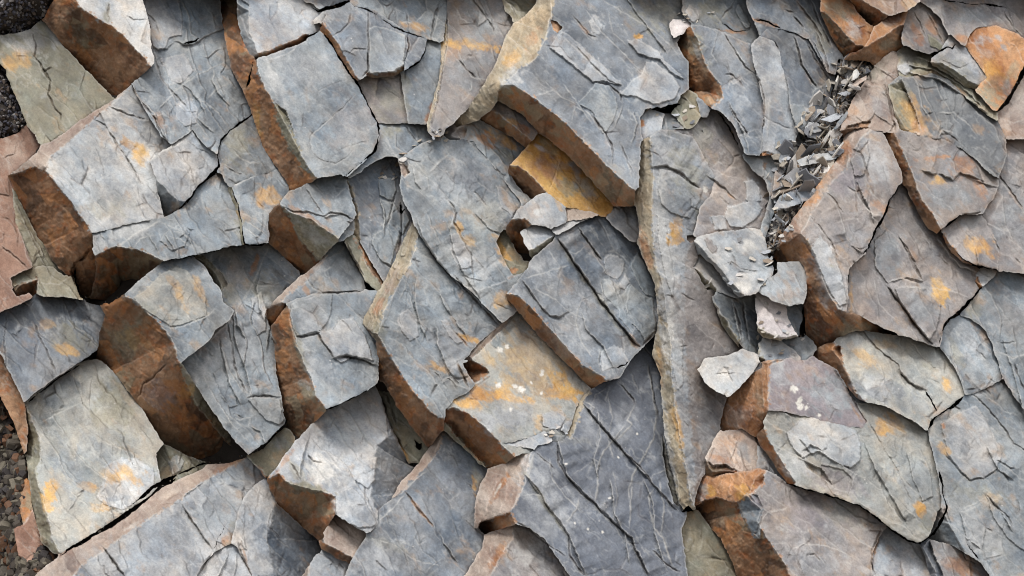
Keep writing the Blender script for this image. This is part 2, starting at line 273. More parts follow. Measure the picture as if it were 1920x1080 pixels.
B('small pale pentagonal slab lying on the upper corner of the diagonal-seamed slab', z=-66, g=(.1,-.3), T=40, name='loose_plate', cat='rock plate')
F('m', '976 434 996 422 1022 424 1036 444 1016 458 992 470 982 456', part=None)
F('y', '992 470 1016 458 1036 444 1036 450 1012 466 994 478', 1.5)
# ---- tall central slab
B('tall light blue grey flaky slab in the middle of the picture', z=-40, g=(.22,-.14), rough=1.1)
F('g', '752 304 772 284 790 270 838 268 872 262 886 266 904 286 940 332 976 378 960 410 944 430 930 452 950 500 962 518 988 508 976 524 956 548 968 580 962 592 940 604 908 572 876 540 848 520 822 492 800 462 786 438 776 418 772 398 756 378 750 348', part=None)
F('k', '752 304 762 312 768 324 758 334 750 322',1.0)
St('m',860,330,60,50,0,.6); St('d',890,345,28,28,0,.35); St('o',862,426,8,12,-30,.95); St('o',880,450,10,14,-30,.5); St('y', 900,420,60,40,0,.25); St('o',940,470,10,26,-20,.6); St('o',940,560,16,18,-30,.6); St('l',905,500,30,30,0,.5)
K('m','932 348 942 352 956 366 964 380 970 396 960 408 952 396 940 388 934 374',3.5)
Cr('836 372 850 388 856 400 850 416 864 436 874 462 884 480 886 520',2.0,5); S('836 370 856 398 850 418 870 450 882 478 886 500 890 540',3.5,30)
Cr('884 476 900 496 918 516 932 532',1.3,3); V('806 324 826 300 850 284',2.5,.6); S('800 396 812 424 828 458',2,16); Cr('902 414 912 410 926 406',1.8,4)
Cr('800 462 822 492 850 524 872 548',2,5); S('918 274 946 306 970 332',3,24); S('870 536 900 542 940 530 960 516',1.6,20); St('r',960,520,10,3,-20,.5); Cr('912 430 924 440',1.2,3)
S('828 500 806 470 790 440 780 410',4,34); S('900 560 872 520 850 470 842 430 850 400',4,40); S('792 360 778 340 772 310',3,24); K('m','842 440 862 436 880 470 884 500 862 506 848 480',3); S('940 440 914 426 890 400',3,24); V('776 300 800 330 806 360',1.6,.5)
B('grey slab with a laminated cream left edge and long red-brown lower side', z=-44, g=(.22,-.14), rough=1.2)
F('g', '786 438 800 462 822 492 848 520 876 540 908 572 940 604 922 622 896 640 880 660 872 682 888 722 872 736 850 752 834 766 832 784 822 784 800 764 762 716 728 662 708 626 720 584 744 536 768 500 778 464', part=None)
F('s', '772 418 786 438 778 464 768 500 744 536 720 584 708 626 690 620 676 604 686 582 716 536 744 478 760 444', .9, lam=2.2)
F('r', '676 604 690 620 708 626 728 662 762 716 800 764 822 784 832 784 830 800 816 820 800 838 776 806 746 764 716 712 706 672 692 636', 1.5)
St('a', 714,566,6,30,25,.8); St('k',730,540,10,40,25,.5); St('p',845,650,50,50,0,.35); St('o',826,690,22,7,25,.6); St('o',880,634,18,6,20,.85); St('l',884,626,10,5,30,.9); St('l',845,680,16,10,0,.7); St('y', 710,620,14,24,0,.6)
Cr('850 516 876 546 908 580 934 608',2.2,6); St('r',920,592,12,3,45,.6); Cr('842 606 860 630 880 652',2.2,5); St('r',872,642,12,3,50,.8)
S('766 546 782 592 800 616 792 640',2.5,20); V('740 540 728 590 712 618',2,.5); S('800 690 826 700 830 712 846 704 864 720',2.5,16); Cr('800 690 822 704 828 714 842 710 862 736',1.2,3)
Cr('858 678 866 700 878 728',2.5,7); St('u',866,700,4,20,-20,.8); S('758 548 784 600 776 560',1,10); S('810 530 840 570 850 600 880 620',2,22); S('742 668 760 680 772 686',2,10)
K('m','826 602 838 600 856 622 868 640 858 646 842 630',3)
# ---- diagonal-seamed slab
S('800 640 784 600 776 560 780 520',4,34); S('860 720 838 690 820 650 816 610',4,36); K('m','748 590 766 580 782 600 786 630 768 640 752 620',3); S('880 640 856 606 836 580 820 540',3,30); V('770 500 760 540 746 570',1.6,.5)
B('dark slate block crossed by a long diagonal rusty seam, right of centre', z=-58, g=(.20,-.16), rough=.5)
F('h', '948 552 968 530 982 512 1004 486 1026 466 1044 444 1062 430 1092 414 1122 406 1138 418 1164 440 1192 470 1212 500 1230 540 1232 600 1230 624 1208 648 1184 672 1162 708 1140 712 1124 704 1092 684 1042 628 994 574 970 552', part=None)
F('r', '948 552 970 552 994 574 1042 628 1092 684 1124 704 1138 714 1106 726 1062 682 1012 632 978 590 952 562', 1.6)
St('r',1070,670,30,8,48,.8); St('m',1010,496,30,14,-30,.6); St('m',1075,450,22,16,0,.5); St('m',1100,580,40,50,0,.4); St('m',1060,640,40,40,0,.3)
Cr('1046 446 1062 470 1086 506 1106 534 1130 570 1156 602 1182 634 1200 650',3.2,7); S('1200 650 1156 602 1106 534 1046 446',7.6,60); St('r',1190,640,14,5,50,.7); St('y',1120,556,6,90,-35,.45)
Cr('1084 426 1104 456 1122 480 1130 490',2,5); S('1130 490 1084 426',4.8,30)
Cr('980 528 1000 556 1016 578 1030 592 1048 594 1070 584',1.8,4.5); S('1070 584 1048 596 1028 592 1012 574 980 528',4.8,22); V('984 522 1030 508 1070 496',1.4,.6); V('1066 470 1080 476 1098 462',1.3,.5)
Cr('1074 566 1100 560 1118 552',1,2); V('1066 508 1066 518',1,.8)
K('m','1132 486 1142 478 1158 478 1172 494 1168 510 1158 524 1142 518 1132 508',3)
K('g','1126 524 1144 524 1166 536 1158 560 1166 590 1140 560 1128 548',2.5)
K('m','1162 530 1174 514 1180 530 1172 544 1164 540',3); K('g','1190 480 1198 470 1216 500 1228 540 1228 560 1210 552 1198 536 1188 512 1182 500',5); K('g','1168 560 1184 534 1204 552 1224 562 1230 610 1226 628 1210 640 1200 622 1184 606 1176 588',5)
K('g','1156 560 1170 548 1182 530 1176 560 1170 580 1184 600 1186 624 1160 594',3)
S('1126 524 1132 560 1128 556',3.8,10); Cr('1200 654 1218 634 1232 618',2.2,6); V('1184 640 1190 606 1182 590',1.2,.5)
K('m','1126 660 1144 650 1166 652 1180 680 1172 690 1150 690 1130 696',2); S('1128 654 1124 680 1130 698',3.8,10); Gp('1158 690 1172 684 1184 672',4)
V('1000 540 1040 560 1060 580 1100 600',1.4,.6); V('1090 560 1080 600 1090 640 1110 670',1.5,.6); V('1030 470 1050 500 1046 530',1.3,.5); S('1150 690 1130 650 1100 620 1090 590',4,18); S('1110 470 1130 500 1150 530 1160 560',4,14)
B('ochre-veined grey block with white barnacle-like flecks and a brown lower side, centre', z=-30, g=(.14,-.18), rough=.6)
F('c', '880 668 918 628 956 594 972 584 1012 632 1062 682 1106 726 1094 748 1078 780 1074 800 1046 812 1020 824 1004 842 986 852 966 858 938 830 910 800 880 776 852 764 838 766 852 750 876 736 906 710 920 702 914 688 896 680', part=None)
F('r', '834 768 852 764 880 776 910 800 938 830 966 858 962 870 934 880 914 876 870 832 834 792', 1.5)
F('r', '868 682 880 680 896 684 914 700 906 710 888 718', 1.5)
F('k', '870 676 882 660 918 628 956 594 966 590 940 620 912 646 884 674', .9)
F('y', '834 790 870 832 914 876 900 872 870 846 838 806',1.0)
St('o', 960,745,50,9,12,1); St('a', 890,745,18,14,-30,.9); St('o',1060,740,34,12,0,.95); St('o',1046,712,16,22,-40,.9); St('o',880,758,34,12,10,.8); St('m', 970,778,50,26,0,.8); St('m',920,790,34,20,20,.8); St('y',980,680,60,40,40,.4); St('o',1010,790,10,18,0,.6); St('d',1078,700,30,20,45,.3); St('o',1000,690,80,60,40,.35); St('o',900,740,40,16,-20,.6); St('p',1000,660,40,20,45,.3)
for q in ((937,656,6,5),(950,650,4,4),(935,722,5,5),(966,724,6,4),(978,730,7,6),(1016,700,4,7),(1016,737,3,3),(958,768,3,4),(996,718,3,2)): St('w',q[0],q[1],q[2],q[3],20,1)
Cr('876 738 920 706 914 718',1.2,2)
K('m','1016 780 1034 770 1056 770 1062 784 1050 804 1034 806 1018 798',3); Cr('1014 780 1018 800 1034 804',1.8,5)
B('thin pale plate lying in the notch below the ochre-veined block', z=-52, g=(0,-.45), T=24, name='rock_flake', cat='rock flake')
F('m', '944 832 986 822 1022 808 1036 816 1030 832 1004 842 984 838 960 836', part=None)
B('small upright grey splinter stuck in the notch below the ochre-veined block', z=-60, g=(.3,0), T=16, name='rock_flake', cat='rock flake'); F('g','1026 810 1034 810 1056 824 1050 830 1038 826', part=None)
B('pale pointed chip leaning in the notch above the big slate slab', z=-64, g=(.3,0), T=16, name='rock_flake', cat='rock flake'); F('m','1050 806 1062 790 1078 788 1070 800 1054 808', part=None)
# ---- big slate slab
B('big dark slate slab crossed by diagonal cracks and thin white lines, lower centre right', z=-44, g=(.17,-.14), rough=.4)
F('d', '994 850 1008 836 1044 828 1070 822 1082 790 1098 750 1108 732 1134 716 1162 710 1184 674 1208 650 1232 624 1236 660 1240 720 1244 800 1252 860 1268 930 1284 960 1300 1120 1110 1120 1068 1080 1020 1010 994 990 966 982 958 962 984 904', part=None)
F('k', '994 850 984 904 958 962 920 978 898 982 890 992 888 944 902 906 916 878 948 868 980 850', .8)
F('r', '900 980 924 972 958 962 968 982 948 990 912 1000 902 996', 1.8)
F('s', '1070 822 1082 790 1098 750 1108 732 1094 742 1080 764 1070 800',.8)
St('m', 1010,900,40,50,0,.6); St('m',1030,960,50,60,-30,.5); St('a', 940,910,6,34,30,.8); St('w',934,916,3,12,30,.8); St('m',1170,800,20,60,10,.4); St('m', 1110,800,24,40,0,.35); St('y', 1070,826,40,6,0,.2)
for q in ((1062,870),(1158,857),(1102,992),(1130,998),(1142,935),(1196,812),(1078,980)): St('w',q[0],q[1],2.2,2.2,0,.9)
Cr('1096 760 1120 792 1150 826 1178 856 1204 878 1222 906 1246 930 1270 958',1.9,5); S('1270 958 1222 906 1178 856 1096 760',5.7,40)
Cr('1044 828 1048 868 1064 894 1090 926 1116 944 1134 966 1170 998 1184 1010 1200 1050 1220 1086',1.9,5); S('1220 1086 1184 1010 1116 944 1064 894 1044 828',5.7,50)
Cr('986 892 1004 912 1026 948 1048 976 1066 1004 1068 1040 1084 1066 1098 1080',2.2,6); S('1098 1080 1066 1004 1026 948 986 892',5.7,40); St('y',1020,940,4,60,-33,.6)
Cr('960 974 990 990 1020 1016 1064 1046',1.5,4); Cr('1004 848 1030 870 1046 884',1.6,4); 
V('1170 800 1150 826 1130 850 1120 884 1122 910 1114 942',2.2,.9); V('1096 752 1116 764 1108 776',1.4,.7); V('1190 760 1176 790 1186 796 1166 816 1150 828',1.6,.9); V('1230 780 1226 820 1210 852 1190 884 1178 920 1180 936',2.0,.9)
V('1186 905 1182 950 1180 990',1.5,.8); V('1226 916 1216 930 1220 960 1226 990 1244 1010 1256 1050',2.0,.8); V('1086 932 1082 954 1060 980',1.8,.8); V('1112 754 1110 760 1100 770 1110 790 1106 776 1116 740 1136 730',1,.5); V('1000 850 994 880 988 892',3.5,1)
V('1122 800 1118 840 1112 856',1.2,.5); V('980 930 1000 926 1020 932',1.4,.5); V('1246 882 1224 890 1220 900',1.2,.6); S('1110 858 1124 866 1120 900',3.8,8)
S('1184 700 1196 726 1198 736',3.8,8); Cr('1160 716 1186 748 1192 760',2.2,6); Cr('1206 650 1220 668 1240 690',1.8,5); S('1216 684 1226 740 1234 780',4.8,12); V('1214 688 1222 730 1232 790',1.4,.5); V('1144 724 1136 750 1140 754',1.8,.7)
Cr('1222 1030 1250 1058 1280 1076',2,5); Cr('1174 1016 1200 1020',1.5,4)
St('w',1066,1065,1,1,0,0)
V('1140 742 1148 780 1140 820 1150 860',1.6,.7); V('1150 880 1158 930 1150 980 1166 1010',1.4,.45); V('1236 900 1246 950 1240 1000 1262 1060',1.6,.7); V('1030 860 1036 900 1060 930 1090 960',1.4,.6); S('1180 1060 1170 1000 1150 960 1144 900',4,16); S('1246 1060 1226 1000 1222 940 1206 900',4,16); S('1120 900 1112 860 1124 820 1120 770',4,14)
B('pinkish grey slab with an orange banded edge at the bottom centre', z=-8, g=(.15,-.16))
F('p', '966 982 994 990 1020 1010 1068 1080 1110 1120 900 1120 920 1080 944 1036 962 1010', part=None)
F('k', '912 1000 948 990 966 984 962 1010 944 1036 920 1080 900 1120 856 1120 872 1072 884 1058 904 1026', .8)
St('a', 935,1040,8,26,30,.8); St('l',1000,1040,40,30,0,.4); S('1020 1068 1036 1068 1044 1080',2,10)
# ---- tall column
B('tall narrow grey column with a rough tan and rust left edge', z=-70, g=(.28,-.02), rough=.8)
F('m', '1220 262 1236 250 1262 244 1288 246 1300 256 1340 330 1334 360 1312 392 1298 440 1284 500 1286 560 1284 640 1290 740 1298 820 1304 880 1302 950 1294 936 1286 880 1270 800 1262 720 1256 640 1246 560 1226 470 1222 400 1224 330', part=None)
F('p', '1298 440 1300 444 1310 500 1336 548 1372 630 1392 652 1368 664 1326 672 1312 694 1328 724 1358 742 1350 790 1326 858 1312 890 1302 950 1304 880 1298 820 1290 740 1284 640 1286 560 1284 500', .42, part=None)
F('s', '1202 268 1220 262 1224 330 1222 400 1226 470 1246 560 1256 640 1262 720 1270 800 1286 880 1294 936 1300 954 1282 956 1272 940 1260 890 1246 810 1240 740 1238 700 1222 664 1228 630 1236 600 1226 530 1206 480 1200 420 1198 330', .6, lam=1.2)
F('y', '1242 808 1250 850 1266 920 1274 950 1264 944 1252 900 1242 850', 1.5)
St('l', 1250,480,20,230,0,.95); St('w',1256,620,8,60,5,.6); St('w',1244,360,8,40,0,.5); St('l',1254,860,10,110,-10,.8); St('a',1210,470,10,36,-15,.7); St('r',1214,490,6,20,-10,.5); St('o',1268,438,15,22,0,1); St('o',1235,690,10,40,0,.6); St('r',1240,690,5,20,0,.6); St('o',1270,800,8,60,-10,.7); St('p',1320,620,40,100,-20,.8); St('g',1330,780,26,60,0,.6); St('g',1280,370,36,40,0,.7); St('m',1250,290,30,36,0,.6); St('y',1290,320,26,60,-20,.5); St('k',1320,360,18,14,30,.6); St('w',1322,356,5,6,0,1); St('p',1296,500,16,60,0,.5); St('p',1340,700,60,120,0,.4)
S('1310 352 1290 340 1270 322 1250 312 1224 316',5,40); Cr('1224 315 1250 311 1272 322 1296 342 1312 353',3,8); S('1232 340 1236 380 1240 390',2,10); V('1276 490 1284 480',1.5,.6); Cr('1288 354 1310 380',1,2)
K('l','1232 400 1248 420 1256 470 1264 520 1262 560 1248 520 1236 460',4); K('l','1262 620 1280 640 1280 720 1270 730 1262 690',3); K('m','1236 316 1262 320 1296 346 1316 356 1310 380 1294 410 1260 400 1240 380 1232 350',5)
B('flat tan grey slab face behind the column top, upper right of centre', z=-10, g=(.24,-.1), rough=.7)
F('p', '1262 244 1300 240 1330 214 1346 208 1368 236 1382 262 1390 290 1412 320 1436 340 1444 372 1430 410 1400 434 1372 430 1340 432 1318 438 1300 444 1312 392 1334 360 1340 330 1316 286 1300 256', part=None)
St('y',1320,270,24,40,-20,.4); St('k',1345,360,14,20,-40,.7); Cr('1324 330 1346 342 1366 360 1380 376',2,6); St('r',1372,368,10,3,50,.7); S('1380 376 1350 346 1326 332',3,30); K('m','1396 340 1410 336 1424 350 1426 376 1412 384 1398 374 1400 360',5); K('m','1362 390 1390 382 1412 374 1432 390 1416 412 1392 428 1368 424 1360 408',5); K('m','1332 404 1358 404 1364 432 1340 434',4); S('1340 300 1360 310 1384 316',2,20)
B('tiny brown cube stuck at the corner of the leaning square slab', z=-30, g=(0,-.3), T=30, name='rock_chip', cat='rock chip'); F('k','1288 442 1300 440 1304 450 1296 455 1288 450', part=None)
# ---- upper right slabs
B('dark blue grey block with a rounded rusty brown left end, upper right of centre', z=-32, g=(.24,-.16), rough=.7)
F('h', '1296 50 1312 46 1348 56 1368 72 1386 100 1400 124 1418 136 1424 160 1432 200 1430 256 1426 290 1404 288 1396 268 1384 236 1364 214 1346 206 1340 198 1356 182 1352 160 1332 136 1318 108 1308 76', part=None)
F('r', '1270 80 1282 56 1296 50 1308 76 1318 108 1332 136 1352 160 1356 182 1340 196 1322 192 1304 160 1292 118 1276 96', 1.2)
St('y',1300,90,20,30,-20,.7); St('y',1330,190,20,10,-20,.6); St('l',1308,100,6,26,-20,.5); St('m',1386,180,18,40,0,.5)
Cr('1356 60 1376 92 1396 126 1418 140',2,6); Cr('1352 140 1374 140 1384 152',2,6); Cr('1364 114 1370 140',1.4,4); K('g','1378 72 1396 68 1404 86 1412 104 1406 120 1394 120 1382 100',3)
S('1404 286 1394 250 1376 218 1366 192',4,20); Cr('1366 190 1380 222 1400 248 1404 260',2.4,7); V('1364 170 1370 150 1376 158 1392 146 1402 160',1.6,.5); Gp('1340 206 1356 222 1374 250 1388 282',2.5); S('1346 64 1336 100 1346 120',1.5,12)
B('light grey upright slab with a pale vertical fold, upper right of centre', z=-34, g=(.22,-.06), rough=.6)
F('m', '1418 136 1424 112 1440 84 1450 78 1462 94 1466 120 1474 150 1484 190 1484 220 1496 250 1488 270 1476 300 1470 314 1452 290 1436 288 1430 292 1430 256 1432 200 1424 160', part=None)
V('1444 180 1442 220 1438 260',3,.5); Cr('1418 136 1430 170 1434 200 1430 250',2,6); Cr('1474 140 1486 150',1.3,3); St('g',1470,200,14,60,0,.5)
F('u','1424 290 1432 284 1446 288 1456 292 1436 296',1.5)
B('dark slate slab with curving seams, left of the gully of chips, upper right', z=-14, g=(.26,-.12), rough=.8)
F('h', '1442 52 1470 56 1496 64 1512 76 1524 98 1540 130 1560 160 1556 180 1548 206 1530 222 1512 236 1498 246 1484 212 1474 150 1466 120 1462 94 1452 78', part=None)
Cr('1452 76 1464 100',2,6); Cr('1488 66 1496 92 1504 122 1520 148 1532 164',2.6,7); St('r',1518,150,3,14,-30,.5); S('1532 164 1508 128 1490 70',3,20); Cr('1512 78 1526 106 1546 136 1560 158',2,6); Cr('1530 60 1544 96 1556 140',2.2,7); S('1556 150 1540 110 1524 76',3,14)
St('d',1540,120,30,50,-20,.6); St('d',1500,170,20,30,-20,.4); K('g','1524 170 1540 160 1548 180 1540 196 1520 184',5); K('m','1504 198 1520 206 1532 222 1520 228 1512 220',4); K('g','1480 196 1506 196 1516 226 1506 246 1488 234',3)
B('slate slab at the top edge with rust-lined lower cracks, upper right', z=-16, g=(.22,-.2), rough=.7)
F('h', '1392 -60 1490 -60 1510 -10 1534 30 1548 60 1560 100 1570 128 1556 130 1536 96 1520 72 1496 64 1470 56 1442 50 1412 38 1400 10', part=None)
Gp('1414 36 1438 40 1456 50 1480 60 1496 64',3.2); St('r',1430,42,30,5,15,.9); Cr('1470 18 1488 24 1494 20',2,6); Cr('1486 28 1500 44 1510 54',3,8); Cr('1492 0 1514 30 1530 50 1546 80',2.4,7); St('r',1500,10,4,16,-35,.6); S('1410 10 1424 26 1440 28',2,14); Cr('1520 0 1540 50 1560 90',2.5,8); St('y',1534,60,12,50,-25,.5)
B('grey slab fragments with a brown rim, right of the pinkish white stone', z=-4, g=(.2,-.2))
F('g', '1284 -60 1392 -60 1400 10 1412 38 1404 54 1384 62 1366 60 1348 56 1312 46 1290 38 1278 20', part=None)
St('r',1380,60,24,4,5,.9); K('g','1378 20 1384 6 1400 30 1410 50 1400 54 1390 44',6); Gp('1344 40 1360 46 1376 58 1400 58',3); St('y',1335,10,24,30,0,.7); Cr('1350 34 1370 14 1380 0',2,6); K('m','1284 24 1292 8 1310 20 1312 34 1300 44',5)
B('grey lumpy slab above the leaning square slab, beside the chip gully, right', z=4, g=(.2,-.1))
F('g', '1430 292 1452 290 1470 314 1488 270 1498 250 1508 262 1500 284 1482 300 1484 330 1462 366 1456 400 1440 440 1432 410 1444 372 1436 340 1412 320 1392 292', part=None)
K('g','1390 294 1408 288 1430 300 1434 330 1424 336 1400 322',5); K('p','1452 322 1458 310 1480 330 1470 352 1452 374 1444 366',6); K('m','1472 262 1486 252 1502 262 1500 282 1482 284',5); St('r',1434,310,4,8,0,.6)
# ---- loose stones by the top
B('pinkish white angular stone perched on the slab at the top, right of centre', z=-66, g=(.1,-.4), T=40, name='loose_stone', cat='loose stone')
F('w2', '1254 44 1262 36 1288 36 1292 44 1284 62 1262 72 1256 60', part=None)
B('grey-brown stone lying on edge in the shadowed slot, right of the top slab', z=-50, g=(-.1,-.2), T=50, name='loose_stone', cat='loose stone')
F('y', '1270 196 1280 182 1300 178 1308 196 1310 214 1302 236 1288 242 1276 226', part=None)
B('small triangular chip right of the grey-brown stone in the slot', z=-46, g=(.3,-.1), T=30, name='rock_chip', cat='rock chip'); F('m','1306 186 1318 190 1328 212 1324 222 1312 208', part=None)
B('flat pale plate with an orange tip under the shadowed slot, above the column', z=-46, g=(.1,-.3), T=24, name='rock_flake', cat='rock flake')
F('m','1200 222 1216 204 1230 222 1240 232 1216 248 1204 256', part=None); St('a',1204,232,5,7,0,.9)
B('thin grey plate lying in the shadowed slot above the column', z=-20, g=(0,-.5), T=20, name='rock_flake', cat='rock flake'); F('g','1242 232 1262 226 1278 236 1282 242 1250 240', part=None)
# ---- leaning pile
B('leaning square slab with pale bruises on top of the loose pile, right', z=-100, rough=1.2, g=(.1,-.3), T=26, name='loose_plate', cat='rock plate')
F('l', '1300 450 1318 442 1360 434 1408 428 1422 444 1432 470 1440 500 1448 512 1434 524 1420 540 1404 548 1390 550 1374 532 1346 498 1318 468', part=None)
F('g','1300 450 1318 468 1346 498 1374 532 1390 550 1384 556 1366 540 1336 506 1308 474',1.6)
St('w',1400,462,20,14,20,.5); St('w',1392,536,16,10,0,.8); St('g',1390,490,34,22,10,.7); St('g',1340,500,20,30,-30,.4); Cr('1352 500 1372 492 1390 504 1412 510 1430 506',1.5,4); K('p','1320 448 1334 452 1346 466 1336 476 1326 462',4)
B('narrow wedge slab jutting out beneath the leaning square slab', z=-40, g=(.15,-.2), T=30, name='loose_plate', cat='rock plate')
F('m', '1300 500 1312 476 1336 496 1366 536 1384 558 1376 560 1352 546 1318 518', part=None)
F('y','1300 500 1318 518 1340 540 1326 544 1312 522',1.4)
B('pale rounded lump at the right of the loose pile', z=-120, g=(.0,-.2), T=60, rough=2.6, name='loose_stone', cat='loose stone')
F('l', '1426 542 1444 518 1466 500 1486 492 1502 490 1512 512 1512 548 1498 570 1484 574 1452 566 1432 560', part=None)
St('k',1476,552,24,12,0,.6); St('k',1484,520,8,14,0,.5)
B('pinkish pale blocky stone in the middle of the loose pile, below the rounded lump', z=-95, g=(0,-.15), T=60, rough=2.4, name='loose_stone', cat='loose stone')
F('w2', '1412 562 1428 550 1452 566 1476 572 1474 590 1490 616 1494 628 1462 634 1440 624 1420 612 1416 590', part=None)
F('y','1420 612 1440 624 1462 634 1494 628 1490 634 1460 638 1436 632 1420 620',1.4)
B('smooth dark plate standing behind the pinkish stone of the pile', z=-36, g=(.3,0), T=40, name='loose_plate', cat='rock plate'); F('g','1474 574 1500 572 1504 600 1502 630 1490 622 1478 596', part=None)
B('layered upright grey splinters at the left of the loose pile', z=-40, g=(.3,-.05), T=50, name='loose_plate', cat='rock plate')
F('g', '1334 556 1352 550 1372 556 1392 562 1416 556 1418 590 1420 620 1428 640 1418 660 1394 654 1384 640 1366 606 1350 588', part=None)
F('y','1334 556 1350 588 1366 606 1384 640 1386 652 1370 634 1350 600',1.3)
Cr('1374 564 1384 600 1392 640',2.4,8); Cr('1392 562 1396 600 1404 640',2.4,8); S('1406 650 1396 600 1392 566',4,12); S('1390 650 1378 600 1372 560',4,12)
B('small grey rock under the pinkish stone at the foot of the pile', z=-46, g=(0,-.2), T=50, name='loose_stone', cat='loose stone'); F('m','1422 642 1438 634 1462 638 1486 654 1500 668 1486 680 1452 674 1426 668', part=None)
F('y','1422 642 1426 668 1436 676 1424 664',1.2)
B('dark crumbled lump at the right foot of the pile, by the rust corner', z=-14, g=(0,-.2), T=50, rough=1.8, name='loose_stone', cat='loose stone'); F('g','1466 636 1496 632 1520 640 1530 654 1510 676 1498 664 1480 648', part=None)
B('pale oval slab with a pointed left end lying across the column foot', z=-150, g=(.05,-.25), T=22, name='loose_plate', cat='rock plate')
F('l', '1308 692 1322 672 1350 668 1362 668 1394 656 1410 660 1418 668 1414 692 1398 716 1368 742 1344 734 1322 718', part=None)
Cr('1336 702 1356 700 1382 701',1.6,4); St('l',1330,690,16,18,0,.6)
B('little pale chip beside the oval slab, at the orange-edged block top', z=-76, g=(.05,-.25), T=20, name='rock_chip', cat='rock chip'); F('m','1414 694 1426 686 1432 692 1420 702', part=None)
# ---- right: gully edge and purple blocks
B('orange brown rock with a smooth face above the chip gully', z=-20, g=(.1,-.2), rough=1.1)
F('a', '1546 24 1558 4 1576 -10 1594 4 1614 30 1636 50 1628 70 1620 86 1604 84 1582 62 1562 40', part=None)
F('u', '1546 24 1562 40 1582 62 1604 84 1618 88 1608 100 1586 84 1560 58', 1.3)
St('l',1600,50,14,24,-30,.7); St('y',1590,30,20,10,-30,.6); St('r',1575,60,16,8,40,.7); St('r',1610,75,12,14,0,.5); St('y',1570,20,20,16,0,.6)
B('overhanging brown rock at the very top, left of the upper right corner', z=-44, g=(-.05,-.35), rough=1.1)
F('k', '1560 -60 1740 -60 1724 -10 1712 10 1700 20 1664 30 1652 20 1614 0 1590 -8', part=None)
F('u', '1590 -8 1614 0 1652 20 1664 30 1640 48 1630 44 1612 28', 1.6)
St('r',1640,10,40,16,10,.8); St('o',1700,0,14,20,0,.4)
B('orange and pink rock with a dark red brown lower face above the chip gully', z=-34, g=(.05,-.4), rough=1.2)
F('a', '1632 72 1640 50 1666 32 1704 20 1696 44 1676 54 1658 66 1640 76 1622 88', part=None)
F('r', '1622 88 1640 76 1658 66 1676 54 1694 48 1690 66 1690 84 1672 96 1656 110 1638 122 1614 114 1600 104 1608 96', 1.2)
St('k',1670,40,20,8,-20,.6); St('y',1670,80,20,12,0,.6)
B('grey and rust streaked leaning slab, near the upper right corner', z=-8, g=(.15,-.15), rough=1.1)
F('p', '1694 48 1704 20 1722 8 1744 14 1762 34 1776 60 1782 94 1766 96 1748 88 1740 100 1716 92 1692 78', part=None)
Cr('1708 16 1724 42 1738 74',1.8,5); Cr('1738 20 1752 50 1770 84',1.8,5); St('a',1720,60,12,24,-25,.8); St('a',1744,44,10,20,-25,.6); K('y','1738 62 1756 74 1770 88 1764 96 1744 86',4)
B('grey rock at the top right with an orange foot', z=-16, g=(.15,-.2))
F('p', '1744 -60 1960 -60 1990 40 1960 70 1924 70 1896 56 1870 48 1830 52 1818 70 1812 84 1790 80 1776 60 1762 34 1744 14 1726 -8', part=None)
St('a',1804,74,14,8,20,.8); Gp('1756 -4 1784 2 1820 8 1850 8 1890 16',3); S('1890 20 1900 50 1920 66',4,20); Cr('1880 18 1894 44 1916 70',2,6); St('g',1820,30,40,16,0,.6); S('1764 10 1770 40 1780 70',2,14)
B('rounded bright orange boulder face, upper right corner', z=-30, g=(.02,-.12), rough=1.1)
F('a', '1812 84 1818 66 1830 52 1868 48 1900 60 1920 76 1924 96 1918 120 1904 150 1894 174 1876 200 1858 206 1840 196 1828 176 1832 160 1850 146 1840 128 1826 108', part=None)
St('y',1862,174,30,26,0,.8); St('m',1866,72,14,8,0,.6); St('l',1838,76,10,12,-30,.6); St('r',1896,100,16,22,0,.4); St('o',1860,130,30,20,0,.6); St('r',1870,150,16,10,20,.7); St('g',1880,90,10,8,0,.6); St('k',1850,100,14,8,30,.7); St('y',1900,130,12,20,20,.6); St('r',1840,120,6,16,20,.6); St('p',1890,170,14,16,0,.5)
B('greenish grey flat slab left of the orange boulder, upper right', z=-18, g=(.15,-.2), rough=.7)
F('m', '1744 116 1760 98 1782 64 1796 76 1812 92 1826 110 1840 128 1850 146 1834 158 1814 150 1786 128 1766 118', part=None)
F('y', '1744 116 1766 118 1786 128 1814 150 1834 158 1832 166 1812 162 1782 142 1754 126', 1.2)
St('y',1800,130,40,14,30,.4); Cr('1756 108 1782 120 1800 128 1820 118',1.6,4)
Gp('1742 114 1760 96 1776 88 1786 92 1792 82',2.5)
B('layered crumbly ledge of thin plates, upper right below the greenish slab', z=0, g=(.1,-.3), rough=2)
F('y', '1676 110 1700 86 1716 94 1742 102 1746 122 1782 142 1812 164 1830 170 1860 206 1872 226 1850 216 1816 188 1780 150 1740 140 1700 142 1680 130', part=None)
St('m',1700,110,20,20,0,.5); St('r',1780,156,40,4,35,.6); S('1840 200 1800 160 1750 132 1700 122',5,10); S('1850 214 1806 178 1760 150 1700 136',5,10); S('1800 150 1760 122 1720 108',5,10); K('m','1680 124 1700 118 1708 134 1694 144 1680 140',4)
B('rough tan and grey spur along the right bank of the chip gully', z=-24, g=(.0,-.25), rough=1.5)
F('k', '1574 246 1588 206 1612 180 1622 150 1644 120 1672 96 1684 108 1680 140 1664 160 1672 200 1676 230 1680 250 1650 246 1630 236 1604 240', part=None)
F('r','1576 250 1590 238 1612 230 1632 228 1624 240 1600 242 1578 256',1.3)
St('m',1650,200,20,24,0,.5); St('y',1640,130,20,20,0,.5); St('a',1600,210,14,14,0,.5); Cr('1658 160 1668 186 1672 220 1680 246',2,6); S('1674 236 1640 214 1620 236',2,14)
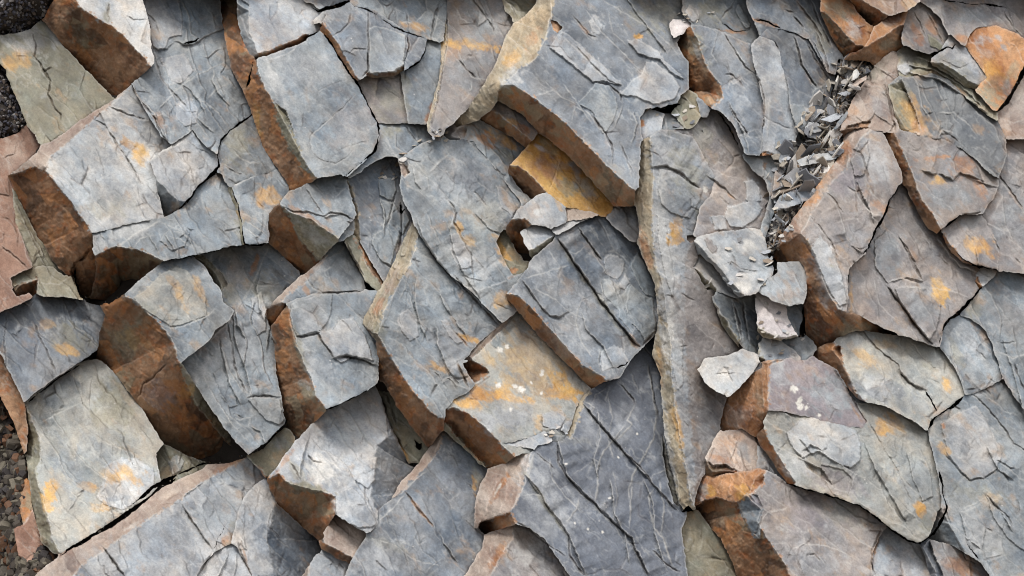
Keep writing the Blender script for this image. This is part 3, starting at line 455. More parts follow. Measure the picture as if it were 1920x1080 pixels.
B('dark grey bulky rock with olive-orange left flank, upper right', z=-30, g=(.12,-.2), rough=1.3)
F('d2', '1664 160 1690 146 1716 142 1748 138 1778 148 1812 182 1842 210 1872 232 1884 262 1886 300 1870 334 1846 318 1832 300 1800 276 1760 268 1724 256 1700 244 1680 210', part=None)
F('y', '1664 160 1690 150 1712 200 1728 250 1700 246 1680 212',.6)
St('o',1712,220,26,40,-25,.6); St('a',1716,240,20,10,20,.7); St('m',1740,280,30,30,0,.4); St('y',1690,170,20,20,0,.5); K('d2','1730 202 1744 200 1748 210 1736 214',4); S('1720 150 1730 200 1760 240',3,30); S('1760 210 1790 210 1820 236 1830 250',4,20); S('1756 264 1766 242 1790 250',3,16); Cr('1706 246 1724 254',1.5,4)
B('purplish rock with an orange gully edge and a rust brown lower-left side, right', z=-50, g=(.14,-.14), rough=1.0)
F('p', '1500 438 1516 410 1540 372 1566 334 1588 316 1594 290 1612 262 1632 244 1656 246 1672 280 1690 330 1684 346 1664 382 1656 402 1640 432 1622 478 1604 490 1592 506 1590 560 1586 584 1572 580 1556 556 1540 520 1526 470 1514 450', part=None)
F('k', '1454 466 1466 440 1488 412 1520 366 1556 316 1574 304 1574 276 1590 250 1612 238 1632 244 1612 262 1594 290 1588 316 1566 334 1540 372 1516 410 1500 438 1482 452', .9)
F('r', '1454 466 1482 452 1500 438 1514 450 1526 470 1540 520 1556 556 1572 580 1590 588 1610 584 1650 614 1680 626 1640 622 1600 624 1566 632 1532 652 1522 630 1512 596 1514 540 1512 510 1500 488 1470 486', 1.2)
St('a',1530,350,60,14,-55,.95); St('a',1580,285,16,30,20,.7); St('a',1480,440,20,20,-50,.7); St('k',1500,420,20,30,40,.5); St('m',1550,520,26,60,-20,.6); St('y',1560,500,10,5,20,.6); St('v',1590,340,30,26,-30,.7); St('m',1640,300,26,40,-20,.6); St('a',1648,384,12,24,-40,.6); St('y',1600,620,60,16,0,.7); St('k',1560,325,30,8,-50,.5); St('r',1480,465,18,14,0,.5)
Cr('1518 402 1536 424 1560 458 1574 490',1.6,4); S('1520 400 1546 440 1566 472 1584 540',4,30); Cr('1548 360 1562 372 1584 402',2,4); S('1550 362 1570 384 1582 420 1590 450',5,40); S('1600 322 1606 360 1630 396 1650 404',3,24); S('1620 480 1608 470 1598 462',4,12); Cr('1598 462 1612 468 1626 464',2,5)
K('m','1520 470 1536 440 1560 470 1580 520 1588 570 1574 574 1556 548 1540 512',6); S('1640 420 1624 380 1606 340',6,30); K('p','1596 300 1612 270 1626 262 1630 300 1618 330 1602 330',6)
B('purplish grey faceted rock split by a long dark seam, right', z=-34, g=(.14,-.14), rough=1.0)
F('p', '1592 506 1604 490 1622 478 1640 432 1656 402 1664 382 1686 346 1704 356 1726 380 1756 420 1774 450 1790 474 1812 490 1832 500 1840 532 1826 552 1804 576 1778 600 1768 618 1764 640 1752 650 1730 640 1692 626 1650 612 1610 590 1588 584 1590 560', part=None)
St('g',1660,470,30,40,-20,.7); St('o',1766,555,16,22,-20,.95); St('o',1760,530,14,20,-30,.6); St('k',1608,498,18,12,-30,.6); St('o',1596,560,4,30,0,.6); St('m',1720,600,30,40,-30,.5); St('k',1620,590,30,20,20,.4); St('g',1730,575,26,40,-30,.4)
Cr('1664 540 1686 566 1706 594 1726 624 1748 646',3.4,8); St('r',1706,596,4,50,-35,.8); Cr('1684 444 1702 466 1716 496 1728 520',2.2,5); S('1664 530 1690 520 1720 530 1736 536',3,24); S('1748 646 1706 594 1664 538',5,40); St('r',1712,480,6,18,-35,.6); S('1730 528 1706 478 1684 440',4,24); V('1700 540 1740 538 1800 550 1820 560',1.4,.5); S('1640 520 1650 570 1680 600',2,20)
Gp('1690 340 1680 358 1666 378 1662 396 1650 420 1638 442 1630 464 1616 478',2.8); Gp('1592 510 1591 530',2)
Cr('1656 386 1680 394',2,5)
K('p','1640 450 1664 430 1690 452 1712 500 1730 528 1700 520 1664 530 1640 500',6); K('p','1676 540 1700 536 1740 540 1764 570 1756 620 1740 640 1716 606 1694 576',7); S('1830 510 1800 500 1776 476 1760 450',4,30)
B('grey block with orange patches and a curved rust blade along its left, right', z=-46, g=(.16,-.16), rough=.9)
F('p', '1676 250 1700 246 1740 258 1770 262 1800 276 1832 300 1848 318 1870 334 1872 348 1862 372 1846 396 1830 402 1806 402 1784 412 1764 430 1752 406 1726 370 1712 330 1696 290', part=None)
F('r', '1656 248 1676 250 1696 290 1712 330 1726 370 1752 406 1764 430 1756 438 1740 430 1720 396 1702 360 1684 300 1668 272', 1.3)
St('a',1750,296,30,6,-5,.9); St('a',1806,310,24,22,30,.7); St('o',1760,340,18,8,0,.8); St('a',1836,350,10,20,-25,.8); St('g',1780,370,50,22,-10,.6); St('p',1710,280,30,16,20,.5); 
S('1844 340 1820 330 1800 324 1788 338 1766 328 1748 326 1730 320',5,40); S('1868 352 1840 344 1822 336',4,20); S('1800 276 1786 300 1796 330',2,20)
B('grey lozenge rock with a big ochre patch, right', z=-30, g=(.14,-.18), rough=.9)
F('p', '1764 432 1782 414 1806 402 1834 402 1850 420 1866 448 1872 480 1870 504 1850 500 1824 494 1802 482 1784 462', part=None)
F('r', '1764 436 1784 462 1802 482 1824 494 1850 500 1862 504 1834 500 1806 492 1782 472', 2)
St('o',1836,460,26,18,25,.8); St('g',1820,420,26,14,0,.5)
Gp('1762 436 1780 420 1800 404',2); Gp('1786 466 1804 484 1826 496 1850 502 1870 506',2.5); Cr('1800 402 1838 400 1840 388',2,6)
B('small cream lump between the rocks near the right edge', z=-20, g=(.1,-.2), rough=1); F('l','1828 514 1846 500 1866 508 1862 520 1842 538 1832 528', part=None)
F('r','1832 516 1842 538 1836 542 1830 530',1.2)
B('mottled brown-orange rock at the upper right edge', z=-6, g=(.0,-.2), rough=1.2)
F('k', '1876 204 1894 176 1910 146 1930 110 2000 100 2000 270 1930 262 1900 266 1888 256 1874 230', part=None)
St('r',1900,250,26,6,10,.7); St('p',1910,200,30,30,0,.5); Gp('1930 112 1912 150 1896 180 1880 204 1868 210',5); S('1880 220 1900 230 1920 224',3,18)
B('tall grey rock face along the right edge, upper half', z=-14, g=(.1,-.12), rough=1.1)
F('p', '1888 262 1930 262 2000 270 2000 660 1930 640 1896 620 1874 608 1876 560 1874 500 1868 450 1850 416 1846 396 1864 370 1874 344 1872 334 1886 300', part=None)
St('g',1900,400,40,80,0,.4); Cr('1868 324 1890 350 1910 380 1920 396',2,6); St('r',1900,370,4,20,-35,.6); S('1870 330 1900 366 1930 410',3,24); Cr('1858 440 1872 464 1876 480',1.6,4); Cr('1900 480 1916 496',1.6,4); S('1880 360 1886 420 1910 470',2,30)
B('greyish blue rock with ragged flakes at the right edge, middle', z=-18, g=(.1,-.14), rough=1.3)
F('g', '1840 542 1862 520 1880 508 1920 514 2000 520 2000 830 1950 800 1920 770 1880 710 1862 650 1846 618 1822 598 1806 590 1826 566', part=None)
St('p',1900,590,40,40,0,.4); St('y',1828,580,14,16,0,.6); Cr('1864 640 1880 644 1910 640',1.6,5); S('1862 560 1880 600 1874 640',3,24); S('1876 660 1900 670 1930 660',3,20); Cr('1900 680 1916 720 1926 740',2,6); S('1920 780 1900 700 1880 640',3,24)
B('leaf-streaked grey rock between the cream lump and the long crack, right', z=-26, g=(.12,-.14), rough=1.0)
F('g', '1768 620 1782 602 1800 596 1822 600 1846 618 1862 650 1880 708 1866 716 1850 726 1830 740 1814 738 1800 704 1788 684 1766 654', part=None)
S('1780 640 1790 680 1810 720',3,24); St('m',1820,650,20,40,-20,.6); St('y',1798,670,8,40,-20,.4); Cr('1862 706 1852 724 1848 730',2,5)
Gp('1842 536 1826 556 1800 582 1774 604 1768 620 1760 644',3.6)
B('pale rock with a wavy crack and a rust brown upper left corner', z=-44, g=(.12,-.20), rough=1.1)
F('c', '1574 634 1598 622 1622 620 1660 628 1706 634 1752 652 1766 658 1786 688 1800 720 1804 740 1786 756 1768 766 1750 782 1736 806 1720 792 1706 786 1670 766 1622 752 1604 736 1592 706 1576 676 1560 656', part=None)
F('r', '1526 662 1546 646 1562 644 1574 650 1578 676 1594 708 1606 736 1622 752 1606 748 1586 716 1572 694 1560 688 1544 684 1530 676', 1.5)
St('o',1620,670,28,14,40,.5); St('l',1600,640,34,14,-10,.6); St('o',1772,716,8,16,-20,.7); St('m',1650,730,50,24,10,.7); St('g',1720,760,30,16,30,.5); St('o',1660,646,20,8,10,.3); St('y',1744,688,20,6,20,.5)
Cr('1614 616 1632 640 1656 664 1684 684 1692 704 1704 716 1720 728 1734 730',2.0,6); Gp('1734 732 1746 750 1756 770',3); S('1734 730 1704 716 1690 702 1684 686',5,24); Cr('1706 640 1730 670 1752 690 1766 690',1.3,3); Gp('1740 804 1752 784 1768 772 1790 760 1806 744',5)
S('1708 734 1710 770 1716 790',1.5,14)
B('small triangular grey rock below the rust corner, right', z=-10, g=(.1,-.2)); F('m','1588 726 1606 746 1622 754 1616 764 1606 752 1596 744', part=None)
B('purple-grey block with white spots and a rough orange left side, lower right', z=-60, g=(.16,-.22), rough=.7)
F('v', '1440 682 1456 674 1484 672 1502 682 1520 668 1562 688 1578 712 1604 756 1626 794 1618 802 1590 800 1548 790 1520 784 1500 778 1470 772 1440 770', part=None)
F('a', '1440 682 1456 674 1470 676 1444 684 1442 720 1440 770 1432 800 1414 818 1390 808 1354 806 1352 788 1362 760 1372 742 1400 712 1414 698', .9)
St('g',1560,740,50,40,20,.8); St('m',1460,700,16,30,0,.7); St('r',1420,720,14,30,20,.4); St('k',1380,780,30,20,0,.7); St('y',1425,760,10,40,0,.4)
for q in ((1490,729,7,6),(1498,752,5,9),(1500,762,7,6),(1512,764,4,4),(1536,778,4,3)): St('w',q[0],q[1],q[2],q[3],20,1)
Cr('1562 690 1584 722 1610 768 1624 792',1.8,5); St('r',1604,772,3,20,-30,.7)
B('orange and grey knobbly rock below the rough orange side, lower right', z=-40, g=(.05,-.2), rough=1.4)
F('k', '1322 860 1336 832 1352 808 1390 804 1414 818 1424 826 1420 850 1416 872 1404 884 1386 888 1372 884 1350 882 1336 884', part=None)
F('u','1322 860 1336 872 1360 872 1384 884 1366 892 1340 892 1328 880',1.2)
St('a',1370,830,24,14,-30,.5); St('g',1396,850,14,20,-20,.6); St('a',1356,862,20,8,20,.7); Cr('1380 858 1384 872 1390 880',2,5); S('1386 820 1376 848 1370 860',3,14)
B('broad pale mottled rock mass with a knobbly shoulder, lower right', z=-50, g=(.12,-.18), rough=1.5)
F('c', '1440 770 1470 772 1500 778 1548 790 1590 800 1618 802 1626 790 1606 756 1640 756 1670 766 1706 786 1724 800 1740 812 1750 840 1758 890 1766 932 1758 960 1742 996 1722 1012 1704 1008 1680 990 1650 966 1610 944 1566 930 1528 918 1496 908 1474 878 1454 846 1436 812 1430 790', part=None)
F('r', '1418 816 1430 806 1436 812 1454 846 1474 878 1490 904 1476 906 1456 880 1440 852 1424 832', 1.6)
K('l', '1474 812 1500 790 1530 782 1570 794 1604 806 1614 830 1612 866 1596 878 1580 874 1560 862 1536 846 1504 858 1488 842 1480 828', 8, 'raised knobbly pale patch with a shadowed lower lip')
St('v',1570,905,50,26,20,.6); St('l',1490,870,24,30,-40,.7); St('o',1652,804,12,16,-10,.7); St('o',1670,798,24,16,20,.5); St('g',1720,900,36,60,-20,.6); St('o',1726,952,12,16,0,.9); St('y',1740,980,16,20,0,.6); St('g',1640,920,40,50,-30,.3); St('p',1590,880,30,8,0,.4)
Cr('1628 792 1646 820 1660 846 1684 884 1700 920 1712 942',1.5,4); Cr('1618 818 1634 818',1.6,3); S('1648 900 1662 936 1680 980',2.5,14); S('1660 930 1680 960 1700 990',2,12); S('1546 846 1520 834 1500 850',3,12); S('1590 916 1600 896 1610 880',2,12); St('d',1560,868,36,7,20,.3)
S('1484 836 1510 856 1540 880',2.5,16); S('1540 800 1560 826 1590 850',3,20); V('1500 790 1530 786 1560 794',1.5,.4)
K('c','1700 850 1724 840 1744 880 1750 930 1730 940 1712 900',5); S('1700 980 1670 930 1640 880 1620 830',4,30); S('1560 910 1540 880 1500 860',5,24); K('c','1540 872 1580 880 1600 900 1590 930 1560 922 1540 900',-5)
B('grey triangular face below the knobbly shoulder, beside the long lower crack', z=-20, g=(.1,-.15)); F('m','1420 834 1440 852 1456 880 1474 904 1460 902 1440 884 1420 874', part=None)
B('pale slab with a bright orange top and a large dark rust front', z=-54, g=(.13,-.16), rough=1.2)
F('p', '1436 880 1456 890 1480 910 1528 924 1570 938 1610 950 1640 972 1656 992 1644 1012 1636 1040 1640 1120 1500 1120 1474 1060 1452 1030 1430 1000 1420 978 1428 956 1406 926 1414 900', part=None)
F('a', '1300 948 1308 918 1320 900 1352 890 1390 884 1436 880 1430 906 1410 926 1392 940 1368 942 1344 934 1322 938', .7)
F('r', '1306 950 1322 938 1344 934 1368 942 1384 944 1402 978 1416 996 1428 1014 1426 992 1452 1034 1474 1060 1500 1120 1394 1120 1374 1056 1350 1010 1326 980', 1.1, part='rusty_side')
F('g','1384 944 1400 926 1420 930 1432 954 1422 980 1424 1010 1410 1000 1396 974',.9)
St('o',1395,920,18,14,-50,.9); St('o',1330,920,12,12,0,.8); St('m',1316,920,10,24,0,.7); St('v',1520,960,40,40,0,.5); St('v',1418,940,12,14,0,.6); St('m',1530,1050,60,30,0,.5); St('y',1560,960,60,20,20,.3); St('a',1456,1045,8,10,0,.8)
Cr('1474 912 1476 940',1.6,4); V('1486 1030 1506 1020 1540 1022 1560 1026 1590 1040',1.4,.6); Cr('1512 1042 1526 1038 1540 1052',2,5); Cr('1488 1032 1506 1080',1.4,3); S('1420 980 1440 960 1480 950',3,20); Cr('1576 934 1590 942',1.5,4)
Gp('1472 906 1500 914 1530 922 1570 934 1610 948 1650 976 1680 1000 1708 1016 1726 1020',3.0)
B('olive-brown rounded rock standing in the dark gap at the bottom, right of centre', z=-10, g=(.1,-.05), rough=1)
F('y', '1278 990 1292 964 1308 958 1326 980 1350 1010 1374 1056 1394 1120 1300 1120 1286 1060', part=None)
B('pale rock with a thin red seam on its left, bottom right', z=-26, g=(.1,-.18), rough=1.1)
F('m', '1656 994 1668 996 1700 1012 1726 1030 1744 1060 1770 1120 1644 1120 1634 1060 1640 1034', part=None)
St('p',1690,1050,30,30,0,.5); Cr('1652 990 1644 1014 1636 1032 1634 1060 1642 1080',2.4,6); St('r',1645,1016,3,22,12,.9)
B('grey and orange rock in the bottom right, right of the pale seamed rock', z=-22, g=(.12,-.16), rough=1.1)
F('p', '1744 1012 1780 1020 1810 1040 1840 1056 1880 1120 1772 1120 1750 1064 1730 1026', part=None)
F('d','1728 1020 1744 1012 1750 1040 1766 1070 1780 1120 1758 1120 1738 1060',1.2)
St('a',1800,1060,34,16,20,.6); St('m',1760,1040,18,20,0,.5)
B('large greyish rock with a curved overlapping flake, right edge lower half', z=-30, g=(.1,-.14), rough=1.1)
F('g', '1740 812 1752 786 1770 774 1796 760 1814 742 1850 728 1882 712 1922 772 1952 802 2000 832 2000 1120 1880 1120 1840 1056 1810 1036 1790 1000 1768 960 1764 930 1756 880', part=None)
F('g', '1756 960 1772 954 1790 1000 1812 1036 1790 1022 1746 1010 1750 990',1.0)
K('m', '1764 796 1790 776 1830 760 1850 790 1880 850 1868 880 1846 896 1818 898 1800 880 1776 850', 4, 'leaf-shaped streaked flake with a rounded lower tip')
St('c',1760,820,20,40,-20,.6); St('o',1768,842,14,8,30,.6); St('y',1840,930,50,30,20,.4); St('o',1860,940,20,14,20,.4); St('m',1840,990,50,50,-40,.5); St('l',1820,1010,20,30,-30,.4); St('a',1769,798,4,6,0,.8)
Cr('1770 850 1800 884 1818 900 1846 896 1870 880',1.8,5); Gp('1760 884 1766 910 1768 930 1776 950 1768 970 1752 1000 1736 1012 1724 1018',4); Cr('1846 920 1864 946 1890 970 1900 990',1.8,5); S('1900 1000 1870 950 1846 924',3,24); Cr('1792 1010 1812 1050 1836 1060',1.8,4); Gp('1812 1016 1826 1038 1838 1052',3); V('1790 960 1830 944 1850 930',1.4,.4); Cr('1822 738 1850 764 1880 800 1900 830 1930 850',1.8,5); Cr('1854 706 1866 720',1.5,4)
S('1800 960 1824 1000 1850 1040',2.5,24); S('1850 790 1880 870 1920 900',2,24)
# ---- left centre blocks
S('1900 900 1870 880 1850 840',4,30); K('g','1850 930 1880 940 1920 990 1930 1040 1890 1010 1862 970',5); K('g','1800 960 1830 950 1850 990 1840 1030 1812 1010',5)
B('pale block with a swirl-banded face and a massive dark brown front', z=-36, g=(.20,-.24), rough=1.1)
F('g', '236 556 262 528 284 508 306 489 340 484 362 480 382 492 404 512 414 536 416 566 440 582 430 600 402 620 392 640 370 656 350 668 336 680 324 640 302 610 280 588 256 566', part=None)
F('r', '200 572 220 562 236 556 256 566 280 588 302 610 324 640 336 680 362 714 392 762 420 800 444 832 464 852 430 864 384 862 350 846 300 796 268 756 252 738 216 692 184 662 186 622 196 598', 1.15)
F('y', '336 680 362 700 398 750 436 800 464 852 440 846 400 800 370 762 344 710',1.0)
K('c', '250 560 276 540 300 514 330 500 352 506 366 530 386 560 388 590 352 606 322 612 296 596 270 578', 4, 'oval swirl-banded patch of cream and grey')
St('o',330,540,8,40,-30,.5); St('o',372,540,8,30,-25,.5); St('a',206,590,8,20,10,.8); St('o',350,735,20,10,-40,.7); St('a',345,745,10,12,0,.6); St('y',240,640,40,30,30,.7); St('y',400,770,14,60,-35,.6); St('u',300,780,50,40,40,.4); St('r',320,800,40,20,30,.6); St('v',300,740,30,26,0,.5); St('o',250,640,30,16,20,.3); St('y',270,590,24,20,40,.5)
Cr('312 684 286 708 268 720 264 740 256 746',2.6,7); S('296 604 322 614 352 608 386 592 402 580',3,20)
B('rust-veined grey slabs stepping down right of the massive brown front, left of centre', z=-22, g=(.2,-.2), rough=1.4)
F('g', '364 480 384 474 424 464 458 460 498 458 520 470 560 510 536 540 512 564 502 586 504 606 512 640 516 700 524 740 532 792 514 814 492 838 466 852 444 832 420 800 392 762 362 714 340 680 372 656 394 640 404 620 432 600 440 582 418 566 416 536 404 512 382 492', part=None)
F('y', '362 480 378 478 396 494 416 514 428 532 416 546 402 530 384 500',.9)
St('k',410,620,14,60,40,.7); St('y',430,550,16,30,0,.7); St('l',380,690,24,8,-60,.6); St('a',476,500,5,24,25,.8); St('y',500,540,40,30,0,.5); St('k',440,520,30,30,0,.3); St('d',530,530,30,30,0,.4); St('m',440,640,40,70,0,.5)
V('446 582 420 614 392 640 384 650',2.5,.8); V('504 460 480 520 460 556 436 590',2.2,.6)
S('404 634 420 660 430 690 450 724 462 742',3,22); Cr('424 604 436 650 440 690 462 738',2.2,6); S('470 742 462 700 440 640 436 580',4,30); K('g','464 748 478 742 510 746 532 752 536 778 526 796 500 788 484 772',7); Cr('462 746 480 742 528 746',2.8,8)
S('400 580 380 600 374 620',2,12); S('478 560 470 600 490 640 496 690 510 720',4,14); S('500 570 506 620 500 660',4,12); S('450 600 464 640 456 690',3,16); S('430 780 450 786 470 780',3,16); Cr('436 776 462 786',1.5,4); S('470 530 500 536 520 530',3,16); S('380 700 400 740 440 800 470 830',2,10)
Gp('466 854 492 840 514 816 534 796 540 784',4.5); Cr('474 520 500 534 530 534',1.5,4)
S('500 610 486 580 480 540 490 500',5,24); S('462 640 444 610 440 580',4,20); K('m','470 560 490 548 500 580 498 620 482 630 472 600',5); S('520 650 508 630 500 600',4,16); S('450 760 430 720 420 680 412 640',5,30); S('500 840 486 810 470 800',3,20); K('g','400 700 416 690 430 720 446 760 430 764 412 736',4)
B('small fractured rocks filling the gap beneath the massive brown front', z=16, g=(0,-.3), rough=1.8)
F('y', '292 850 310 846 330 854 352 862 388 866 372 884 346 890 316 904 304 896 298 880', part=None)
K('c','318 862 334 850 346 866 338 884 322 892',4)
B('rust-tinged small block at the junction of the lower left blocks', z=-8, g=(.1,-.25))
F('y', '462 858 486 838 512 822 540 808 552 814 550 836 528 864 508 886 498 894 484 876', part=None)
F('r','462 858 484 876 500 894 496 898 478 882 464 866',1)
St('g',530,830,16,14,0,.6); Gp('250 944 268 930 286 914 310 902 330 892',8); Gp('330 892 380 868 420 868 462 856',4)
B('long grey rock with a pinkish weathered top edge across the bottom left', z=-40, g=(.14,-.24), rough=1.2)
F('m', '110 1120 150 1062 196 1030 240 1000 300 960 330 942 366 916 404 890 462 856 482 876 498 896 468 926 452 946 442 980 426 1010 404 1030 380 1060 350 1120', part=None)
F('k', '40 1120 66 1078 112 1040 176 1000 240 962 296 926 350 894 404 866 458 852 462 858 404 890 366 916 330 942 300 960 240 1000 196 1030 150 1062 110 1120', .8)
St('g',400,960,50,40,-40,.6); St('a',430,870,34,6,-30,.6); St('a',426,1012,10,16,20,.7); St('y',436,1000,8,30,20,.4); St('l',200,1060,40,30,0,.5); St('p',140,1050,60,14,-35,.4); St('w',250,985,20,4,-30,.4)
Cr('342 948 356 970 376 998 398 1030',2.2,6); S('398 1030 376 998 342 946',4,34); Cr('190 1022 204 1040 222 1066 236 1084',3,8); S('236 1084 204 1040 190 1022',3,30); Gp('400 1030 420 990 428 980',1.6); Cr('302 946 320 944 340 946',1.5,4); S('420 880 440 900 470 900',2,20); Cr('398 1034 386 1056 372 1078',2,5)
Gp('112 1042 160 1014 220 980 262 948 300 914 330 898',5)
B('small ribbed grey rock at the bottom beside the humped rock', z=-28, g=(.1,-.25), rough=1.4)
F('m', '350 1120 376 1066 404 1034 424 1030 442 1028 456 1050 476 1084 484 1120', part=None)
S('430 1034 420 1060 400 1100',4,12); S('446 1040 440 1080 430 1110',4,12); V('408 1040 420 1060 400 1090',2.5,.6)
B('humped blue grey rock with one sunlit and one shaded flank, bottom left of centre', z=-30, g=(.22,-.14), rough=1.0)
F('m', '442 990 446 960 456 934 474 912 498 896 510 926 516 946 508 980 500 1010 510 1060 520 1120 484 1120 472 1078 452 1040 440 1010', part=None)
F('h', '516 946 540 968 572 994 592 1020 604 1050 590 1070 600 1120 520 1120 510 1060 500 1010 508 980', .75, part='shaded_side')  # flank in darker slate than the lit face, shade put into its colour
St('r',462,1056,3,30,-15,.8); Cr('444 1010 452 1040 468 1070 476 1090',2.2,6); V('514 946 502 980 500 1010 508 1040',1.5,.4); S('456 1000 462 1030 450 1030',2,10)
# ---- mid column blocks
B('angular grey block with a rusty faceted left side below the brown ridge', z=-44, g=(.20,-.24), rough=1.1)
F('g', '526 384 534 370 548 358 574 344 606 332 640 328 652 344 660 372 668 404 658 414 648 432 634 448 618 436 590 416 560 404 540 396', part=None)
F('r', '504 402 516 388 526 384 536 398 548 424 560 446 580 470 598 490 588 498 566 514 548 496 520 470 508 454 504 430', 1.2)
F('y', '526 384 540 396 560 404 590 416 618 436 634 448 612 472 598 490 580 470 560 446 548 424 536 398', 1.0)
St('l',590,440,36,14,30,.5); St('r',580,410,40,6,30,.7); Cr('572 352 590 380 608 404',1.8,5); S('608 406 590 382 572 352',3,24); Cr('528 388 550 396 580 398 606 406 620 400 640 400 664 412',2,6); S('664 412 640 400 612 408 580 400 540 394',3,20); S('626 350 650 352 630 370',2,10)
B('thin dark chip in the crack right of the rusty faceted block', z=-36, g=(.2,-.2), T=30, name='rock_chip', cat='rock chip'); F('g','634 450 646 432 664 412 666 420 654 436 640 452', part=None)
B('flat grey slab with a curved cream upper-left rim, left of centre', z=-40, g=(.18,-.22), rough=.7)
F('g', '528 566 546 548 570 530 602 496 616 472 634 458 648 452 656 470 668 494 680 518 682 526 676 544 640 548 606 550 590 544 576 548 560 556', part=None)
F('k', '500 580 520 560 550 534 590 500 610 478 604 496 570 530 546 548 528 566 526 574', .8)
F('r', '500 580 526 570 534 576 522 590 508 614 498 590', 1.3)
St('l',596,510,26,8,-40,.6); S('574 520 590 540 606 550',3,16); Cr('576 524 592 542 608 550',1.6,4); St('r',576,544,5,12,-40,.7); V('604 492 640 470 648 456',2,.6); Cr('602 550 640 548 676 546',2.2,7); S('606 508 620 500 634 480',2,10)
B('rust-edged thin splinter slab standing between the flat grey slab and the dark recess', z=-14, g=(.3,-.1), rough=.8)
F('y', '646 454 664 446 676 470 694 500 718 532 712 544 696 542 684 526 668 494', part=None)
Cr('650 456 666 490 684 522',2.5,8); F('r','664 446 670 450 694 488 720 530 716 534 690 500',1); Gp('684 526 694 540 704 544',6)
B('smooth grey block with a tall rusty left side and a stepped notch', z=-46, g=(.18,-.18), rough=.7)
F('g', '540 572 560 562 606 552 640 550 676 548 706 546 700 566 684 592 678 606 690 622 704 640 710 672 706 694 704 716 690 728 662 744 634 756 612 766 592 742 584 706 570 680 552 640 542 600', part=None)
F('r', '508 612 522 592 534 578 540 576 546 610 558 652 570 690 582 720 590 742 612 768 592 790 562 832 548 812 536 786 524 720 516 660', 1.4)
K('g', '548 564 608 550 624 552 620 590 602 620 576 626 556 630 548 612 542 590', 5, 'pale square flake above the notch'); St('m',580,600,30,30,0,.7)
K('m', '594 622 624 618 636 600 662 596 684 630 700 676 664 668 640 680 626 670',6)
St('r',545,650,6,50,-10,.5); St('y',575,740,20,20,0,.7); St('l',574,650,12,30,-20,.5); St('m',600,700,30,30,0,.5); St('y',556,640,10,50,-15,.6); St('r',582,540,0.1,0.1)
Cr('550 632 576 630 602 624',2.8,8); Cr('594 626 612 650 626 672',2.4,6); Cr('628 670 650 668 676 674 706 686',3.4,9); S('706 686 676 674 650 668 626 672',6,16); Cr('630 590 650 610 668 634',1.6,4); Gp('612 768 640 756 672 742 700 722',2.6)
B('pale angular block with a bright crest and shaded hollow right flank', z=-52, g=(.20,-.24), rough=1.0)
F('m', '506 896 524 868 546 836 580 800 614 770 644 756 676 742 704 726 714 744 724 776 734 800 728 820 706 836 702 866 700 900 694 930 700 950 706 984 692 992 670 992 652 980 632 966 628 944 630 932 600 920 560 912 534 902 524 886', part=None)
F('h', '724 776 734 800 752 836 784 868 760 906 734 936 716 940 706 950 694 930 700 900 702 866 706 836 728 820', .9, part='shaded_side')  # hollow flank: its shade is also painted in by a darker slate
F('r', '500 902 506 896 524 886 534 902 560 912 600 920 630 932 628 960 616 988 604 1010 584 1000 560 978 524 944 508 920', 1.3)
St('w',600,880,40,26,30,.6); St('l',570,830,30,24,0,.4); St('p',570,820,30,20,-30,.5); St('y',575,915,46,8,12,.9); St('y',560,930,40,12,25,.5); St('y',560,890,14,24,-30,.5); St('l',650,950,26,20,0,.6); St('g',650,820,40,26,0,.6); St('a',530,870,5,40,35,.5)
K('m', '648 884 676 850 678 860 706 858 702 900 690 916 664 900', 5); K('m','630 922 660 914 680 932 706 978 704 986 674 990 650 980 630 966',5,'pale five-sided plate at the foot')
S('580 818 570 850 564 878 564 900',4,30); S('648 884 664 900 674 914 690 936 704 970',3,20); Cr('544 868 556 884 564 900',2.5,6); Cr('684 810 678 836',1.6,4); S('582 820 600 840 646 866 664 900',3,30); Cr('722 730 734 770 744 800',2,6); S('592 812 620 800 630 780',1.5,14)
B('dark hollow rock face behind the bright crested block', z=44, g=(-.15,.05), rough=.8)
F('y', '706 724 718 716 746 764 776 806 800 838 784 868 766 870 750 836 734 800 724 776 714 744', part=None)
Cr('714 742 728 790 742 820 760 850',2.6,9); St('o',756,848,4,30,-30,.7); Gp('776 826 786 840 790 830',8)
B('pinkish small block with a brown lower edge, bottom left of centre', z=-22, g=(.12,-.24))
F('k', '606 1000 618 982 630 964 648 978 672 992 680 1000 664 1024 656 1044 640 1034 612 1020', part=None)
F('r', '604 1014 612 1020 640 1034 656 1044 650 1054 630 1046 610 1034', 1.6)
Cr('630 1012 648 1024',2,5); Cr('652 990 654 1010',1.2,3)
B('small grey rock with a buff left corner at the bottom edge, left of centre', z=-16, g=(.12,-.24))
F('m', '580 1058 592 1040 610 1032 630 1046 648 1054 640 1080 620 1120 600 1120 578 1080', part=None)
F('k','562 1084 580 1060 578 1080 590 1120 560 1120',1)
B('large blue grey slab with a tapering pink upper-left rim, bottom centre', z=-40, g=(.20,-.18), rough=.8)
F('h', '736 934 766 908 792 880 812 858 830 812 844 820 868 838 900 870 914 878 902 906 890 942 890 990 906 1002 902 1026 884 1056 866 1090 860 1120 640 1120 654 1084 664 1052 684 1024 700 1000 708 984 716 958', part=None)
F('k', '732 936 752 904 776 878 800 852 826 816 832 812 824 842 804 868 778 896 752 924', .9)
St('m',700,1050,50,40,0,.7); St('m',770,960,40,30,0,.4); St('o',888,905,5,20,-10,.9); St('y',890,900,12,20,-20,.5); St('d',850,900,30,50,0,.35); St('y',720,1020,50,10,20,.3); St('l',700,980,30,14,-30,.5)
